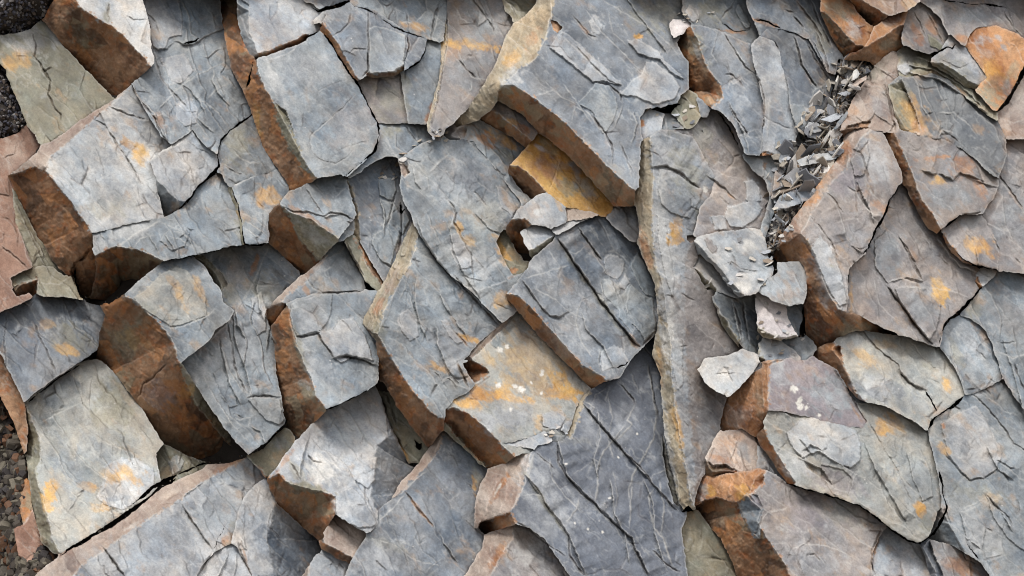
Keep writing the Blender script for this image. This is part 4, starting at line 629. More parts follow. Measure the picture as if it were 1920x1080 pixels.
Cr('758 920 776 944 798 970 816 994',3,6); St('r',788,958,3,40,-38,.9); Cr('830 1016 844 1036 858 1056',1.8,4); S('858 1056 832 1020 824 1000',3,24); V('754 924 780 898 800 884',1.6,.6); V('712 976 740 950 760 924',1.5,.6); S('776 1004 786 1020 800 1012',1.6,10); Cr('872 904 884 914 890 926',1.6,4); S('700 1010 740 1020 780 1050 830 1060',2,30); S('664 1040 680 1060 690 1090',3,16); V('830 1046 800 1070',1.3,.4)
# explicit wide gaps
Gp('140 498 142 530 152 556 178 562 204 568 232 552',4); Gp('150 684 110 708 66 744 50 758',3.5); Gp('186 656 168 668 144 682',4.5)
Gp('1498 632 1508 600 1506 574',7); Gp('1442 500 1452 490 1456 510 1446 520',8); Gp('1222 206 1250 202 1276 196',7); Gp('1300 962 1290 950 1280 962',6)
# bigger traced chips of the gully
B('broad flat pale slab at the lower end of the chip gully', z=-60, g=(.0,-.35), T=16, name='loose_plate', cat='rock plate'); F('m','1448 392 1462 368 1484 358 1520 350 1532 356 1518 372 1496 384 1476 390', part=None)
B('purplish triangular plate leaning left of the lower chip gully', z=-30, g=(.1,-.1), T=30, name='loose_plate', cat='rock plate'); F('p','1446 372 1454 318 1476 338 1470 352 1454 374', part=None)
B('wide pale flat chip low in the gully with a jagged rim', z=-44, g=(.0,-.5), T=14, name='loose_plate', cat='rock plate'); F('l','1494 300 1520 290 1556 286 1580 290 1560 300 1520 308 1500 312', part=None)
B('dark tilted slab sticking out of the chips, upper part of the gully', z=-30, g=(.2,-.1), T=16, name='loose_plate', cat='rock plate'); F('g','1562 242 1572 226 1588 206 1590 212 1576 236 1566 244', part=None)
B('orange-tinted chip at the top of the gully', z=-30, g=(.0,-.4), T=14, name='loose_plate', cat='rock plate'); F('k','1596 160 1608 150 1626 140 1624 150 1606 162', part=None)
B('upright pale pointed chip at the top of the gully', z=-34, g=(.1,-.1), T=14, name='loose_plate', cat='rock plate'); F('l','1596 152 1600 134 1606 130 1612 138 1606 148', part=None)
B('grey lumpy stone in the middle of the chip gully', z=-34, g=(.0,-.3), T=30, name='loose_plate', cat='rock plate'); F('m','1510 240 1516 228 1534 230 1540 246 1524 250', part=None)
# ================================================================== RASTER OF THE RELIEF
s = 1.2
X0, Y0, X1, Y1 = -66.0, -45.0, 1986.0, 1125.0
NX, NY = int((X1-X0)/s), int((Y1-Y0)/s)
gx = X0 + (np.arange(NX)+.5)*s; gy = Y0 + (np.arange(NY)+.5)*s
GX, GY = np.meshgrid(gx.astype(np.float32), gy.astype(np.float32))       # [row, col]
WX = GX + 1.3*fbm(GX/34, GY/34, 2, seed=1) + 2.2*tri_noise(GX/11, GY/11, 1) + 1.6*tri_noise(GX/5, GY/5, 2)
WY = GY + 1.3*fbm(GX/34, GY/34, 2, seed=2) + 2.2*tri_noise(GX/11, GY/11, 3) + 1.6*tri_noise(GX/5, GY/5, 4)
def window(pts, m):
    x0 = max(int((pts[:,0].min()-m-X0)/s), 0); x1 = min(int((pts[:,0].max()+m-X0)/s)+2, NX)
    y0 = max(int((pts[:,1].min()-m-Y0)/s), 0); y1 = min(int((pts[:,1].max()+m-Y0)/s)+2, NY)
    return slice(y0, max(y1, y0)), slice(x0, max(x1, x0))
def inside(pts, x, y):
    r = np.zeros(x.shape, bool); n = len(pts)
    for i in range(n):
        (ax, ay), (bx, by) = pts[i], pts[(i+1) % n]
        if ay == by: continue
        c = (ay > y) != (by > y)
        r ^= c & (x < (bx-ax)*(y-ay)/(by-ay) + ax)
    return r
def polydist(pts, x, y, closed=False):
    """distance, side, arc length and nearest point of a polyline"""
    n = len(pts); best = np.full(x.shape, 1e9); side = np.zeros(x.shape); arc = np.zeros(x.shape)
    nx_ = np.zeros(x.shape); ny_ = np.zeros(x.shape); L = 0.0
    for i in range(n if closed else n-1):
        (ax, ay), (bx, by) = pts[i], pts[(i+1) % n]
        dx, dy = bx-ax, by-ay; l2 = dx*dx+dy*dy+1e-9; l = math.sqrt(l2)
        t = np.clip(((x-ax)*dx+(y-ay)*dy)/l2, 0, 1); px = ax+t*dx; py = ay+t*dy
        d = np.hypot(x-px, y-py); m = d < best
        best = np.where(m, d, best); side = np.where(m, np.sign(dx*(y-ay)-dy*(x-ax)), side)
        arc = np.where(m, L+t*l, arc); nx_ = np.where(m, px, nx_); ny_ = np.where(m, py, ny_); L += l
    return best, side, arc, nx_, ny_, L
LAB = np.full((NY, NX), -1, np.int16); FAC = np.full((NY, NX), -1, np.int16)
FLK = np.full((NY, NX), -1, np.int16)
for f in facets:
    w_ = window(f['pts'], 8); x, y = WX[w_], WY[w_]; m = inside(f['pts'], x, y)
    if f.get('flake'):
        m &= LAB[w_] == f['block']; FLK[w_][m] = f['id']
    else:
        LAB[w_][m] = f['block']; FAC[w_][m] = f['id']; FLK[w_][m] = -1
GULLY = P('1572 110 1632 116 1644 132 1612 166 1592 200 1578 240 1584 280 1560 312 1520 366 1486 412 1462 462 1440 486 1436 446 1452 392 1452 350 1474 318 1494 284 1508 256 1528 226 1552 196 1566 150')
GRAV = [P('-80 -60 108 -60 100 0 86 30 58 54 30 66 -6 66 -20 100 10 130 50 232 40 250 0 260 -80 280'),
        P('-80 740 0 742 30 802 50 866 56 930 64 990 100 1046 60 1120 -80 1120')]
nofill = np.zeros((NY, NX), bool); zone = np.zeros((NY, NX), np.int8)
for k, g_ in enumerate([GULLY] + GRAV):
    w_ = window(g_, 8); m = inside(g_, WX[w_], WY[w_]); nofill[w_] |= m; zone[w_][m] = 1 if k == 0 else 2
def components(L):
    # connected pieces of equal label, by runs of a row
    par = []
    def find(a):
        while par[a] != a: par[a] = par[par[a]]; a = par[a]
        return a
    out = np.zeros(L.shape, np.int64); prev = []
    for r in range(L.shape[0]):
        row = L[r]; ch = np.flatnonzero(np.diff(row))+1; st_ = np.concatenate([[0], ch]); en = np.concatenate([ch, [len(row)]])
        cur = []
        j = 0
        for a, e in zip(st_, en):
            i_ = len(par); par.append(i_); v_ = row[a]; cur.append((a, e, v_, i_)); out[r, a:e] = i_
            while j < len(prev) and prev[j][1] <= a: j += 1
            k_ = j
            while k_ < len(prev) and prev[k_][0] < e:
                if prev[k_][2] == v_:
                    x_, y_ = find(prev[k_][3]), find(i_)
                    if x_ != y_: par[y_] = x_
                k_ += 1
        prev = cur
    root = np.array([find(i) for i in range(len(par))]); return root[out]
def drop_islands():
    cp = components(LAB); ids, inv, cn_ = np.unique(cp, return_inverse=True, return_counts=True); inv = inv.reshape(cp.shape)
    first = np.zeros(len(ids), int); first[inv.ravel()] = LAB.ravel()
    best = {}
    for k_, (l_, n_) in enumerate(zip(first, cn_)):
        if l_ >= 0 and n_ > best.get(l_, (0, 0))[0]: best[l_] = (n_, k_)
    ok_ = np.zeros(len(ids), bool)
    for l_, (n_, k_) in best.items(): ok_[k_] = True
    bad = (LAB >= 0) & ~ok_[inv]; LAB[bad] = -1; FAC[bad] = -1; FLK[bad] = -1
drop_islands()
for it in range(18):                                   # close the slivers between traced outlines
    for dy, dx in ((0,1),(0,-1),(1,0),(-1,0)):
        e = (LAB < 0) & ~nofill
        Ls = np.roll(LAB, (dy,dx), (0,1)); Fs = np.roll(FAC, (dy,dx), (0,1))
        m = e & (Ls >= 0); LAB[m] = Ls[m]; FAC[m] = Fs[m]
for ft in feats:
    if ft[0] == 'g':
        w_ = window(ft[1], ft[2]+6); d, sd_, arc, a_, b_, L = polydist(ft[1], WX[w_], WY[w_])
        ww = ft[2]*(.38 + .40*perlin(arc/22+ft[1][0,0], arc*0+3.3)) * np.clip(.3+np.minimum(arc, L-arc)/14, 0, 1)
        m = d < np.maximum(ww, .3); LAB[w_][m] = -1; FAC[w_][m] = -1; FLK[w_][m] = -1
for gm in (GULLY,):
    w_ = window(gm, 8); m = inside(gm, WX[w_], WY[w_])
    keep = np.zeros(len(blocks)+1, bool)
    for i, b in enumerate(blocks): keep[i] = b['name'].startswith('loose') or 'gully edge' in b['label'] or 'right bank' in b['label']
    m &= ~keep[LAB[w_]]; LAB[w_][m] = -1; FAC[w_][m] = -1; FLK[w_][m] = -1
drop_islands()
# ---- base depth of every facet (pixels, away from the camera)
RECL = .30; GS = 2.0
Hh = np.zeros((NY, NX)); DS = np.zeros((NY, NX)); AR = np.zeros((NY, NX))
nb = len(blocks)
for bi, b in enumerate(blocks):
    pm = b['facets'][0]['pts']; cx, cy = pm.mean(0); b['c'] = (cx, cy)
    ids = [f['id'] for f in b['facets']]
    for f in b['facets']:
        w_ = window(f['pts'], 30); m = FAC[w_] == f['id']
        if not m.any(): continue
        x, y = WX[w_][m], WY[w_][m]
        if f['first']:
            h = GS*(b['g'][0]*(x-cx) + b['g'][1]*(y-cy))
        else:
            d, sd_, arc, nx_, ny_, L = polydist(pm, x, y, True)
            h = GS*(b['g'][0]*(nx_-cx) + b['g'][1]*(ny_-cy)) + 1.55*f["k"]*d
            DS[w_][m] = d; AR[w_][m] = arc
        Hh[w_][m] = h
H0 = Hh.copy()
# ---- settle neighbouring blocks against each other
rows = {}
for dy, dx in ((0,1),(1,0)):
    A = LAB[:NY-dy, :NX-dx]; Bq = LAB[dy:, dx:]; m = (A != Bq) & (A >= 0) & (Bq >= 0)
    dh = (H0[dy:, dx:]-H0[:NY-dy, :NX-dx])[m]; key = A[m].astype(int)*1000 + Bq[m]
    for k in np.unique(key):
        q = key == k; a, b_ = k//1000, k % 1000; sgn = 1 if a < b_ else -1
        kk = (min(a,b_), max(a,b_)); r = rows.setdefault(kk, [0, 0.0]); r[0] += q.sum(); r[1] += sgn*dh[q].sum()
Am, bm = [], []
for (a, b_), (n, sm) in rows.items():
    if n < 6: continue
    wgt = math.sqrt(n); r = np.zeros(nb); r[a] = wgt; r[b_] = -wgt; Am.append(r); bm.append(wgt*sm/n)
for i in range(nb):
    r = np.zeros(nb); r[i] = 5.0; Am.append(r); bm.append(0.0)
zs = np.linalg.lstsq(np.array(Am), np.array(bm), rcond=None)[0]
zs = np.clip(zs, -200, 200)
for i, b in enumerate(blocks): b['zf'] = zs[i] + .5*b['z']
ZB = np.array([b['zf'] for b in blocks] + [0.0]); RB = np.array([b['rough'] for b in blocks] + [1.0])
VAL = LAB >= 0
Hh = np.where(VAL, Hh + ZB[LAB] - RECL*(GY-540), 0)
# ---- relief detail
rough = RB[LAB]
side = np.zeros(len(facets)+1); lamv = np.zeros(len(facets)+1)
for f in facets:
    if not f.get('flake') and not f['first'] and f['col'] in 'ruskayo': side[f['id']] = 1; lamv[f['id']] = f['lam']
SD = side[FAC]; LM = lamv[FAC]
bseed = (LAB.astype(np.float32)*3.17)
u = GX + 6*fbm(GX/90, GY/90, 2, seed=4); v = GY + 6*fbm(GX/90, GY/90, 2, seed=5)
ca, sa = math.cos(math.radians(48)), math.sin(math.radians(48))
du = u*ca + v*sa; dv = -u*sa + v*ca                       # along / across the down-right grain
def voro(x, y, seed):
    x = x + seed*11.3; y = y + seed*5.7
    xi = np.floor(x).astype(np.int32); yi = np.floor(y).astype(np.int32)
    f1 = np.full(x.shape, 9.0, np.float32); f2 = f1.copy(); cid = np.zeros(x.shape, np.int32); ox = np.zeros(x.shape, np.float32); oy = ox.copy()
    for i in (-1, 0, 1):
        for j in (-1, 0, 1):
            a, b_ = (xi+i) & 511, (yi+j) & 511
            px = xi+i+.1+.8*_G[a, b_]; py = yi+j+.1+.8*_G[b_, (a+77) & 511]
            d = np.hypot(x-px, y-py); m = d < f1
            f2 = np.where(m, f1, np.minimum(f2, d)); f1 = np.where(m, d, f1)
            cid = np.where(m, a*512+b_, cid); ox = np.where(m, x-px, ox); oy = np.where(m, y-py, oy)
    return f1, f2, cid, ox, oy
_H = rng.rand(512*512).astype(np.float32)
def rnd(cid, k): return _H[(cid*7+k*9973) & (512*512-1)]-.5
rr_ = np.clip(rough, .2, 1.6)
bs_ = LAB.astype(np.float32)*3.17
wu = GX + 5*fbm(GX/80, GY/80, 2, seed=14) + 3.0*tri_noise(GX/14, GY/14, 15) + 1.5*tri_noise(GX/6, GY/6, 35); wv = GY + 5*fbm(GX/80, GY/80, 2, seed=16) + 3.0*tri_noise(GX/14, GY/14, 17) + 1.5*tri_noise(GX/6, GY/6, 36)
au = wu*ca + wv*sa; av = -wu*sa + wv*ca
D = (6.5*tri_noise(du/130+bseed, dv/80, 3) + .9*tri_noise(du/40, dv/25+bseed, 5))*np.clip(rough, .12, 1.6)**1.5 + 2*fbm(GX/140, GY/140, 2, seed=6)
def terr(q, w=.05):
    f_ = np.floor(q); r = q-f_; return f_ + smooth(.5-w, .5+w, r)
# slate sheets: long angular steps, mostly running with the grain
th = rnd(LAB.astype(np.int32)+500, 4)*1.1
qa = (au*np.sin(th)*.012 + av*.020 + .8*tri_noise(au/130+bs_, av/80, 7) + .22*tri_noise(wu/30, wv/30, 8))
gs = smooth(-.25, .12, fbm(GX/85+bs_*1.7, GY/85, 3, seed=9))
ST1 = terr(qa*1.35, .03); D += -(ST1-qa*1.35)*5.2*gs*(.08+.92*np.clip(rough, 0, 1.6)**1.3)
qb = (-au*.030 + av*.022 + .9*tri_noise(au/60+5, av/34+bs_, 17) + .3*tri_noise(wu/14, wv/14, 18))
gate2 = smooth(.02, .34, fbm(GX/75+bs_, GY/75, 3, seed=19))*np.clip(rough, 0, 1.4)
D += -(terr(qb*1.3, .04)-qb*1.3)*2.0*gate2
# joints: angular pieces, some of the joints opened as cracks, some bruised pale
f1, f2, cid, ox, oy = voro(au/88+bs_, av/56, 31)
ed = (f2-f1)*34; jm = smooth(.17, .34, fbm(GX/70+bs_*2, GY/70, 3, seed=33)); jm2 = smooth(.05, .3, fbm(GX/60-40, GY/60+bs_, 3, seed=34))
D += (rnd(cid, 1)*3.4 + rnd(cid, 2)*8*ox + rnd(cid, 3)*6*oy)*np.clip(rr_, .15, 1.3)*(.15+.85*jm)
CRK = np.exp(-(ed/1.1)**2)*jm*np.clip(rr_+.1, 0, 1)
h1, h2, cid2, px2, py2 = voro(au/36+9, av/21+bs_, 32)
ed2 = (h2-h1)*13; D += (rnd(cid2, 1)*2.4 + rnd(cid2, 2)*2.0*px2 + rnd(cid2, 3)*1.6*py2)*gate2
CRK = np.maximum(CRK, .35*np.exp(-(ed2/1.0)**2)*gate2*smooth(.2, .5, perlin(GX/30, GY/30+3)))
D += 4.2*CRK
BRU = np.exp(-(ed/1.3)**2)*jm2*(1-jm)*.5
CELL = rnd(cid, 5)*(.35+.65*jm); CELL2 = rnd(cid2, 5)*gate2
D += .45*rough*tri_noise(u/8, v/8, 9) + .22*fbm(GX/5, GY/5, 3, .6, seed=10)*(.5+.5*rough)
lamn = 1.6*fbm(AR/40, DS/5+bseed, 3, .6, seed=20) + 3.2*(terr(DS/11 + 1.3*fbm(AR/60, DS/20+bseed, 2, seed=22)*2, .05) - DS/11) + 3.0*tri_noise(AR/34, DS/16+bseed, 21)
sidn = 6*tri_noise(au/56, av/30, 23) + 1.1*tri_noise(au/17, av/11, 24) + .8*tri_noise(GX/7, GY/7, 25) + .7*fbm(du/14, dv/8, 3, .6, seed=24) - (terr(qb*1.1, .04)-qb*1.1)*2.6
lam_w = np.clip(LM-.99, 0, 1.2)
LAMF = np.zeros(len(facets)+1)
for f in facets: LAMF[f['id']] = {'s': .45, 'k': .3, 'a': .5, 'r': .4, 'u': .4, 'y': .5}.get(f['col'], .1)
D = np.where(SD > 0, .35*D + sidn + lamn*(LAMF[FAC]+lam_w), D)
Hh = Hh + np.where(VAL, D, 0)
# ---- flakes, cracks, scarps
FT = {f['id']: f['t'] for f in facets if f.get('flake')}
for fid, t in FT.items():
    m = FLK == fid
    Hh[m] -= t
PALE = BRU.astype(float)*(SD == 0)*.7; DIRT = CRK.astype(float)*.6
for ft in feats:
    if ft[0] == 'g': continue
    mg = {'c': 8, 's': 0, 'v': 6}[ft[0]]
    if ft[0] == 's': mg = ft[3]*2.6
    w_ = window(ft[1], mg+6); x, y = WX[w_], WY[w_]
    d, sd_, arc, a_, b_, L = polydist(ft[1], x, y)
    end = np.clip(np.minimum(arc, L-arc)/14, 0, 1)
    nv = .65 + .7*perlin(arc/18+ft[1][0,0], arc*0+1.7)
    if ft[0] == 'c':
        wd = ft[2]*.70*np.clip(nv, .45, 1.3)*(.35+.65*end); g_ = np.exp(-(d/wd)**2)
        Hh[w_] += ft[3]*1.5*g_*(.3+.7*end); DIRT[w_] = np.maximum(DIRT[w_], g_*.85*np.clip(ft[2]/2, .4, 1)*(.3+.7*end))
    elif ft[0] == 's':
        t, Lq = ft[2], ft[3]; sdv = d*sd_
        prof = np.where(sdv > 0, np.exp(-sdv/Lq), 0) * smooth(-1.2, 1.2, sdv)
        prof += np.where(sdv <= 0, -.45*np.exp(sdv/4), 0)
        endq = np.where((arc <= 0.01) | (arc >= L-.01), np.exp(-d/8), 1)*(.25+.75*end)
        Hh[w_] -= t*1.9*prof*endq*np.clip(nv+.3, .3, 1.4)
        PALE[w_] = np.maximum(PALE[w_], .35*np.exp(-((sdv-1.2)/1.3)**2)*endq*np.clip(nv, 0, 1))
    else:
        wd = ft[2]*.75*np.clip(nv+.15, .3, 1.4); g_ = np.exp(-(d/wd)**2)*np.clip(np.minimum(arc, L-arc)/10+.2, 0, 1)
        sdv = d*sd_; Hh[w_] -= 1.0*g_ + 1.7*np.exp(-np.abs(sdv)/16)*(smooth(-1, 1, sdv)-.5)*np.clip(np.minimum(arc, L-arc)/20, 0, 1); PALE[w_] = np.maximum(PALE[w_], g_*ft[3])
# ---- chipped, rounded outlines
EDG = np.zeros((NY, NX)); cur = VAL.copy(); Lc = LAB.copy()
er = np.ones((NY, NX), bool)
for it in range(4):
    near = np.zeros((NY, NX), bool)
    for dy, dx in ((0,1),(0,-1),(1,0),(-1,0)):
        near |= (np.roll(LAB, (dy,dx), (0,1)) != LAB) | ~np.roll(er, (dy,dx), (0,1))
    ring = er & near; EDG[ring] = 1-it/4.0; er &= ~near
chip = np.clip(.5+1.1*fbm(GX/24, GY/24, 3, seed=30), .1, 1.5)
Hh += np.where(VAL, 2.4*EDG**2*chip, 0)
# crisp convex edges are chipped paler
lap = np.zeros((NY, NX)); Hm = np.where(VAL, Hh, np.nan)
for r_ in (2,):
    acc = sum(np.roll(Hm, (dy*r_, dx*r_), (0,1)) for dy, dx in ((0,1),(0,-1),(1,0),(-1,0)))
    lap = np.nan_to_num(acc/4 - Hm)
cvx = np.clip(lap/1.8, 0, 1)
RIM = np.zeros((NY, NX))  # pale line where face meets side: bruised edge plus a painted crest highlight
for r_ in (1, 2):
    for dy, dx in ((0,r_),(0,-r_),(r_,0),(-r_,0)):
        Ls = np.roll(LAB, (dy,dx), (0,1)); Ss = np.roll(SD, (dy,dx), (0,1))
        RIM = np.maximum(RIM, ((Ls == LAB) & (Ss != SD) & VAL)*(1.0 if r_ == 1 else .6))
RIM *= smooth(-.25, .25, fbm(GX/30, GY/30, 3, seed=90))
# ================================================================== COLOUR OF THE STONE (with crest highlights and flank shade painted in)
def srgb(r, g, b):
    c = np.array([r, g, b])/255.0; return np.where(c <= .04045, c/12.92, ((c+.055)/1.055)**2.4)
PAL = {
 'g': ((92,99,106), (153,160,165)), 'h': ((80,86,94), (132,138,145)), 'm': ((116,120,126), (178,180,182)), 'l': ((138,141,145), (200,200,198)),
 'c': ((122,124,123), (174,172,164)), 'd': ((76,81,91), (112,118,128)), 'd2': ((80,84,90), (124,127,129)),
 'p': ((108,104,105), (157,151,148)), 'v': ((112,104,110), (154,146,149)), 'y': ((102,99,84), (156,152,134)),
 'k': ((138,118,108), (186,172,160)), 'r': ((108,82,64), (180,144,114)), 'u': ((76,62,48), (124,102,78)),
 'a': ((134,88,58), (192,148,110)), 'o': ((172,124,60), (212,172,106)), 'q': ((120,90,78), (164,134,118)),
 's': ((132,120,102), (188,176,154)), 'w': ((196,192,184), (222,219,213)), 'w2': ((180,172,172), (214,208,206))}
PALL = {k: (srgb(*a), srgb(*b)) for k, (a, b) in PAL.items()}
keys = list(PAL); kidx = {k: i for i, k in enumerate(keys)}
PA = np.array([PALL[k][0] for k in keys]); PB = np.array([PALL[k][1] for k in keys])
fc = np.zeros(len(facets)+1, int)
for f in facets: fc[f['id']] = kidx[f['col']]
CI = fc[FAC]; fm = FLK >= 0; CI[fm] = fc[FLK[fm]]
# rust and bloom run over the edges: take the colour of a face from a little way off
iy, ix = np.indices((NY, NX)); oy_ = 11*fbm(GX/17, GY/17, 4, .65, seed=61)+5*perlin(GX/5, GY/5); ox_ = 11*fbm(GX/17, GY/17, 4, .65, seed=62)+5*perlin(GX/5+9, GY/5)
jy = np.clip(iy+(oy_/s).astype(int), 0, NY-1); jx = np.clip(ix+(ox_/s).astype(int), 0, NX-1)
okc = (LAB[jy, jx] == LAB) & ~fm; CI = np.where(okc, CI[jy, jx], CI)
n1 = fbm(du/95+bseed*1.3, dv/70, 5, .6, seed=40); n2 = fbm(GX/26, GY/26, 4, .65, seed=41); n3 = fbm(du/16, dv/5, 3, .6, seed=42); n4 = fbm(GX/5, GY/5, 3, .8, seed=43)
mixv = np.clip(.5 + .8*n1 + .32*n2 + (.2-.12*SD)*n3 + .28*n4 + .8*CELL + .5*CELL2 + .25*((ST1*.37) % 1-.5), 0, 1)[..., None]
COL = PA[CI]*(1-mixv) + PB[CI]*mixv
hue = fbm(du/70+bs_, dv/50, 4, .6, seed=45) + .5*CELL
wn = np.clip(hue*1.5, -1, 1)[..., None]*(.35+.65*np.isin(CI, [kidx[k] for k in ('g','h','m','l','c','p','y','s')]))[..., None]
COL = COL*(1 + wn*np.array([.12, .0, -.12]))
# wispy pale streaks and thin dark hairlines
rd1 = 1-np.abs(fbm(du/46+bs_, dv/20, 4, .55, seed=46))*5; wisp = smooth(.55, 1, rd1)*smooth(.0, .35, fbm(GX/55, GY/55+bs_, 3, seed=47))
wk = (.26*wisp*(1-SD*.6))[...,None]; COL = COL*(1-wk) + srgb(206,206,202)*wk
rd2 = 1-np.abs(fbm(wu/60, wv/36+bs_, 3, .5, seed=48))*11; hair = smooth(.45, 1, rd2)*smooth(.05, .3, fbm(GX/48, GY/48+bs_, 3, seed=49))
COL = COL*(1-.25*hair[...,None])
# stone sides: angular patches of rust, olive and grey-brown
sp_ = SD*np.isin(CI, [kidx[k] for k in ('r', 'u')])
ka = rnd(cid2, 6)[..., None]; kb = rnd(cid, 7)[..., None]
tgt = np.where(ka > .22, srgb(176,124,80), np.where(ka < -.28, srgb(78,60,48), np.where(kb > .2, srgb(142,130,108), np.where(kb < -.3, srgb(98,70,54), srgb(140,104,76)))))
am = (sp_*.72*smooth(-.35, .1, fbm(GX/26, GY/26, 3, seed=54)))[..., None]; COL = COL*(1-am) + tgt*am
# natural patches of iron stain and lichen-pale bloom on the grey faces
isgrey = np.isin(CI, [kidx[k] for k in ('g','h','m','l','c','p','v','y','d2')]).astype(float)
pst = smooth(.16, .5, fbm(du/60+9, dv/34+bseed, 5, .62, seed=50))*isgrey*.5*np.clip(rough, .2, 1)
COL = COL*(1-pst[...,None]) + (COL*.3+.7*srgb(176,138,92))*pst[...,None]
pg = smooth(.25, .6, fbm(du/44, dv/30+bseed, 5, .6, seed=51))*isgrey*.45
COL = COL*(1-pg[...,None]) + srgb(178,182,184)*pg[...,None]
isr = np.isin(CI, [kidx[k] for k in ('r','u')]).astype(float)
pr = smooth(.05, .4, fbm(GX/22, GY/22, 5, .65, seed=52))*isr*.6
COL = COL*(1-pr[...,None]) + srgb(168,104,62)*pr[...,None]
pr = smooth(.2, .55, fbm(GX/36, GY/30, 5, .6, seed=53))*isr*.5
COL = COL*(1-pr[...,None]) + srgb(150,136,116)*pr[...,None]
def boxblur(a, r):
    for ax in (0, 1):
        p = np.pad(a, [(r+1, r) if i == ax else (0, 0) for i in range(2)], mode='edge'); c = np.cumsum(p, ax)
        n_ = a.shape[ax]; hi = np.take(c, range(2*r+1, 2*r+1+n_), ax); lo = np.take(c, range(0, n_), ax); a = (hi-lo)/(2*r+1)
    return a
for (cc, x, y, rx, ry, ang, a, bi) in stains:
    if rx < 1 or ry < 1: continue
    R_ = max(rx, ry)*1.9; pt = np.array([[x, y]]); w_ = window(pt, R_)
    ddx = WX[w_]-x; ddy = WY[w_]-y; c_, s_ = math.cos(ang), math.sin(ang)
    e = np.hypot((ddx*c_+ddy*s_)/rx, (-ddx*s_+ddy*c_)/ry)
    small = max(rx, ry) < 10
    e = e + (.9*fbm(GX[w_]/4, GY[w_]/4, 3, .7, seed=60) if small else 1.7*fbm(du[w_]/40, dv[w_]/17, 5, .68, seed=60) + .12*rnd(cid2[w_], 8))
    soft = .15 if small else (.3 if a >= .9 else .5)
    m = min(1, a*1.15)*(1-smooth(1-soft, 1+soft*.5, e))*(1 if small else np.clip(.8+.9*n2[w_], .3, 1))*(LAB[w_] == bi)
    k = kidx[cc]; mv = mixv[w_]; tgt = PA[k]*(1-mv)+PB[k]*mv
    COL[w_] = COL[w_]*(1-m[...,None]) + tgt*m[...,None]
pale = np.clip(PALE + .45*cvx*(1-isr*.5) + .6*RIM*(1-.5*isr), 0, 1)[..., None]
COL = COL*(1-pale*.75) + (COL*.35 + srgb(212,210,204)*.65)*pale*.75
COL = COL*(1-.6*DIRT[...,None]) + srgb(84,64,46)*.6*DIRT[...,None]
# iron seeping out of joints and along worn edges
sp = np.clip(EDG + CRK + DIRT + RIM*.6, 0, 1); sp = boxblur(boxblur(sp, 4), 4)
rightness = smooth(1300, 1700, GX)*.5 + .5
sp = np.clip(sp*1.5, 0, 1)*smooth(-.02, .38, fbm(GX/42, GY/42, 4, .6, seed=95))*isgrey*.55*rightness
COL = COL*(1-sp[...,None]) + (COL*.35+.65*srgb(158,118,78))*sp[...,None]
bt = rng.rand(nb+1)*.26+.86
COL = COL*bt[LAB][..., None]
COL = np.clip(COL, .01, .85)
# ================================================================== BACKING SURFACE
wt = VAL.astype(float); hv = np.where(VAL, Hh, 0)
for _ in range(2): wt = boxblur(wt, 28); hv = boxblur(hv, 28)
far = boxblur(boxblur(VAL.astype(float), 28), 28)
base_far = -RECL*(GY-540)
BK = np.where(wt > .02, hv/np.maximum(wt, .02), base_far); tt = np.clip(wt*3, 0, 1); BK = BK*tt + base_far*(1-tt)
off = np.full((NY, NX), 85.0); off[zone == 1] = 22; off[zone == 2] = 30
off = boxblur(off, 8)
BK = BK + off
def bk_at(px, py):
    i = np.clip(((py-Y0)/s).astype(int), 0, NY-1); j = np.clip(((px-X0)/s).astype(int), 0, NX-1); return BK[i, j]
# ================================================================== MESH BUILDING
def unproj(px, py, dep):
    k = (D0 + dep*PX)/D0
    return np.stack([(px-960)*PX*k, -D0 + D0*k, CAMZ + (540-py)*PX*k], -1)
def make_mesh(name, co_, quads, col, smooth_=True):
    me = bpy.data.meshes.new(name); nv = len(co_); nf = len(quads); k = quads.shape[1]
    me.vertices.add(nv); me.vertices.foreach_set('co', co_.astype(np.float32).ravel())
    me.loops.add(nf*k); me.loops.foreach_set('vertex_index', quads.astype(np.int32).ravel())
    me.polygons.add(nf); me.polygons.foreach_set('loop_start', np.arange(0, nf*k, k, dtype=np.int32))
    me.polygons.foreach_set('loop_total', np.full(nf, k, np.int32))
    me.polygons.foreach_set('use_smooth', np.full(nf, smooth_, bool))
    at = me.color_attributes.new('stone', 'FLOAT_COLOR', 'POINT')
    c4 = np.ones((nv, 4), np.float32); c4[:, :3] = col; at.data.foreach_set('color', c4.ravel())
    me.update(calc_edges=True); me.validate(); return me
def link(name, me, mat, parent=None):
    o = bpy.data.objects.new(name, me); C.collection.objects.link(o)
    if mat: me.materials.append(mat)
    if parent: o.parent = parent
    return o
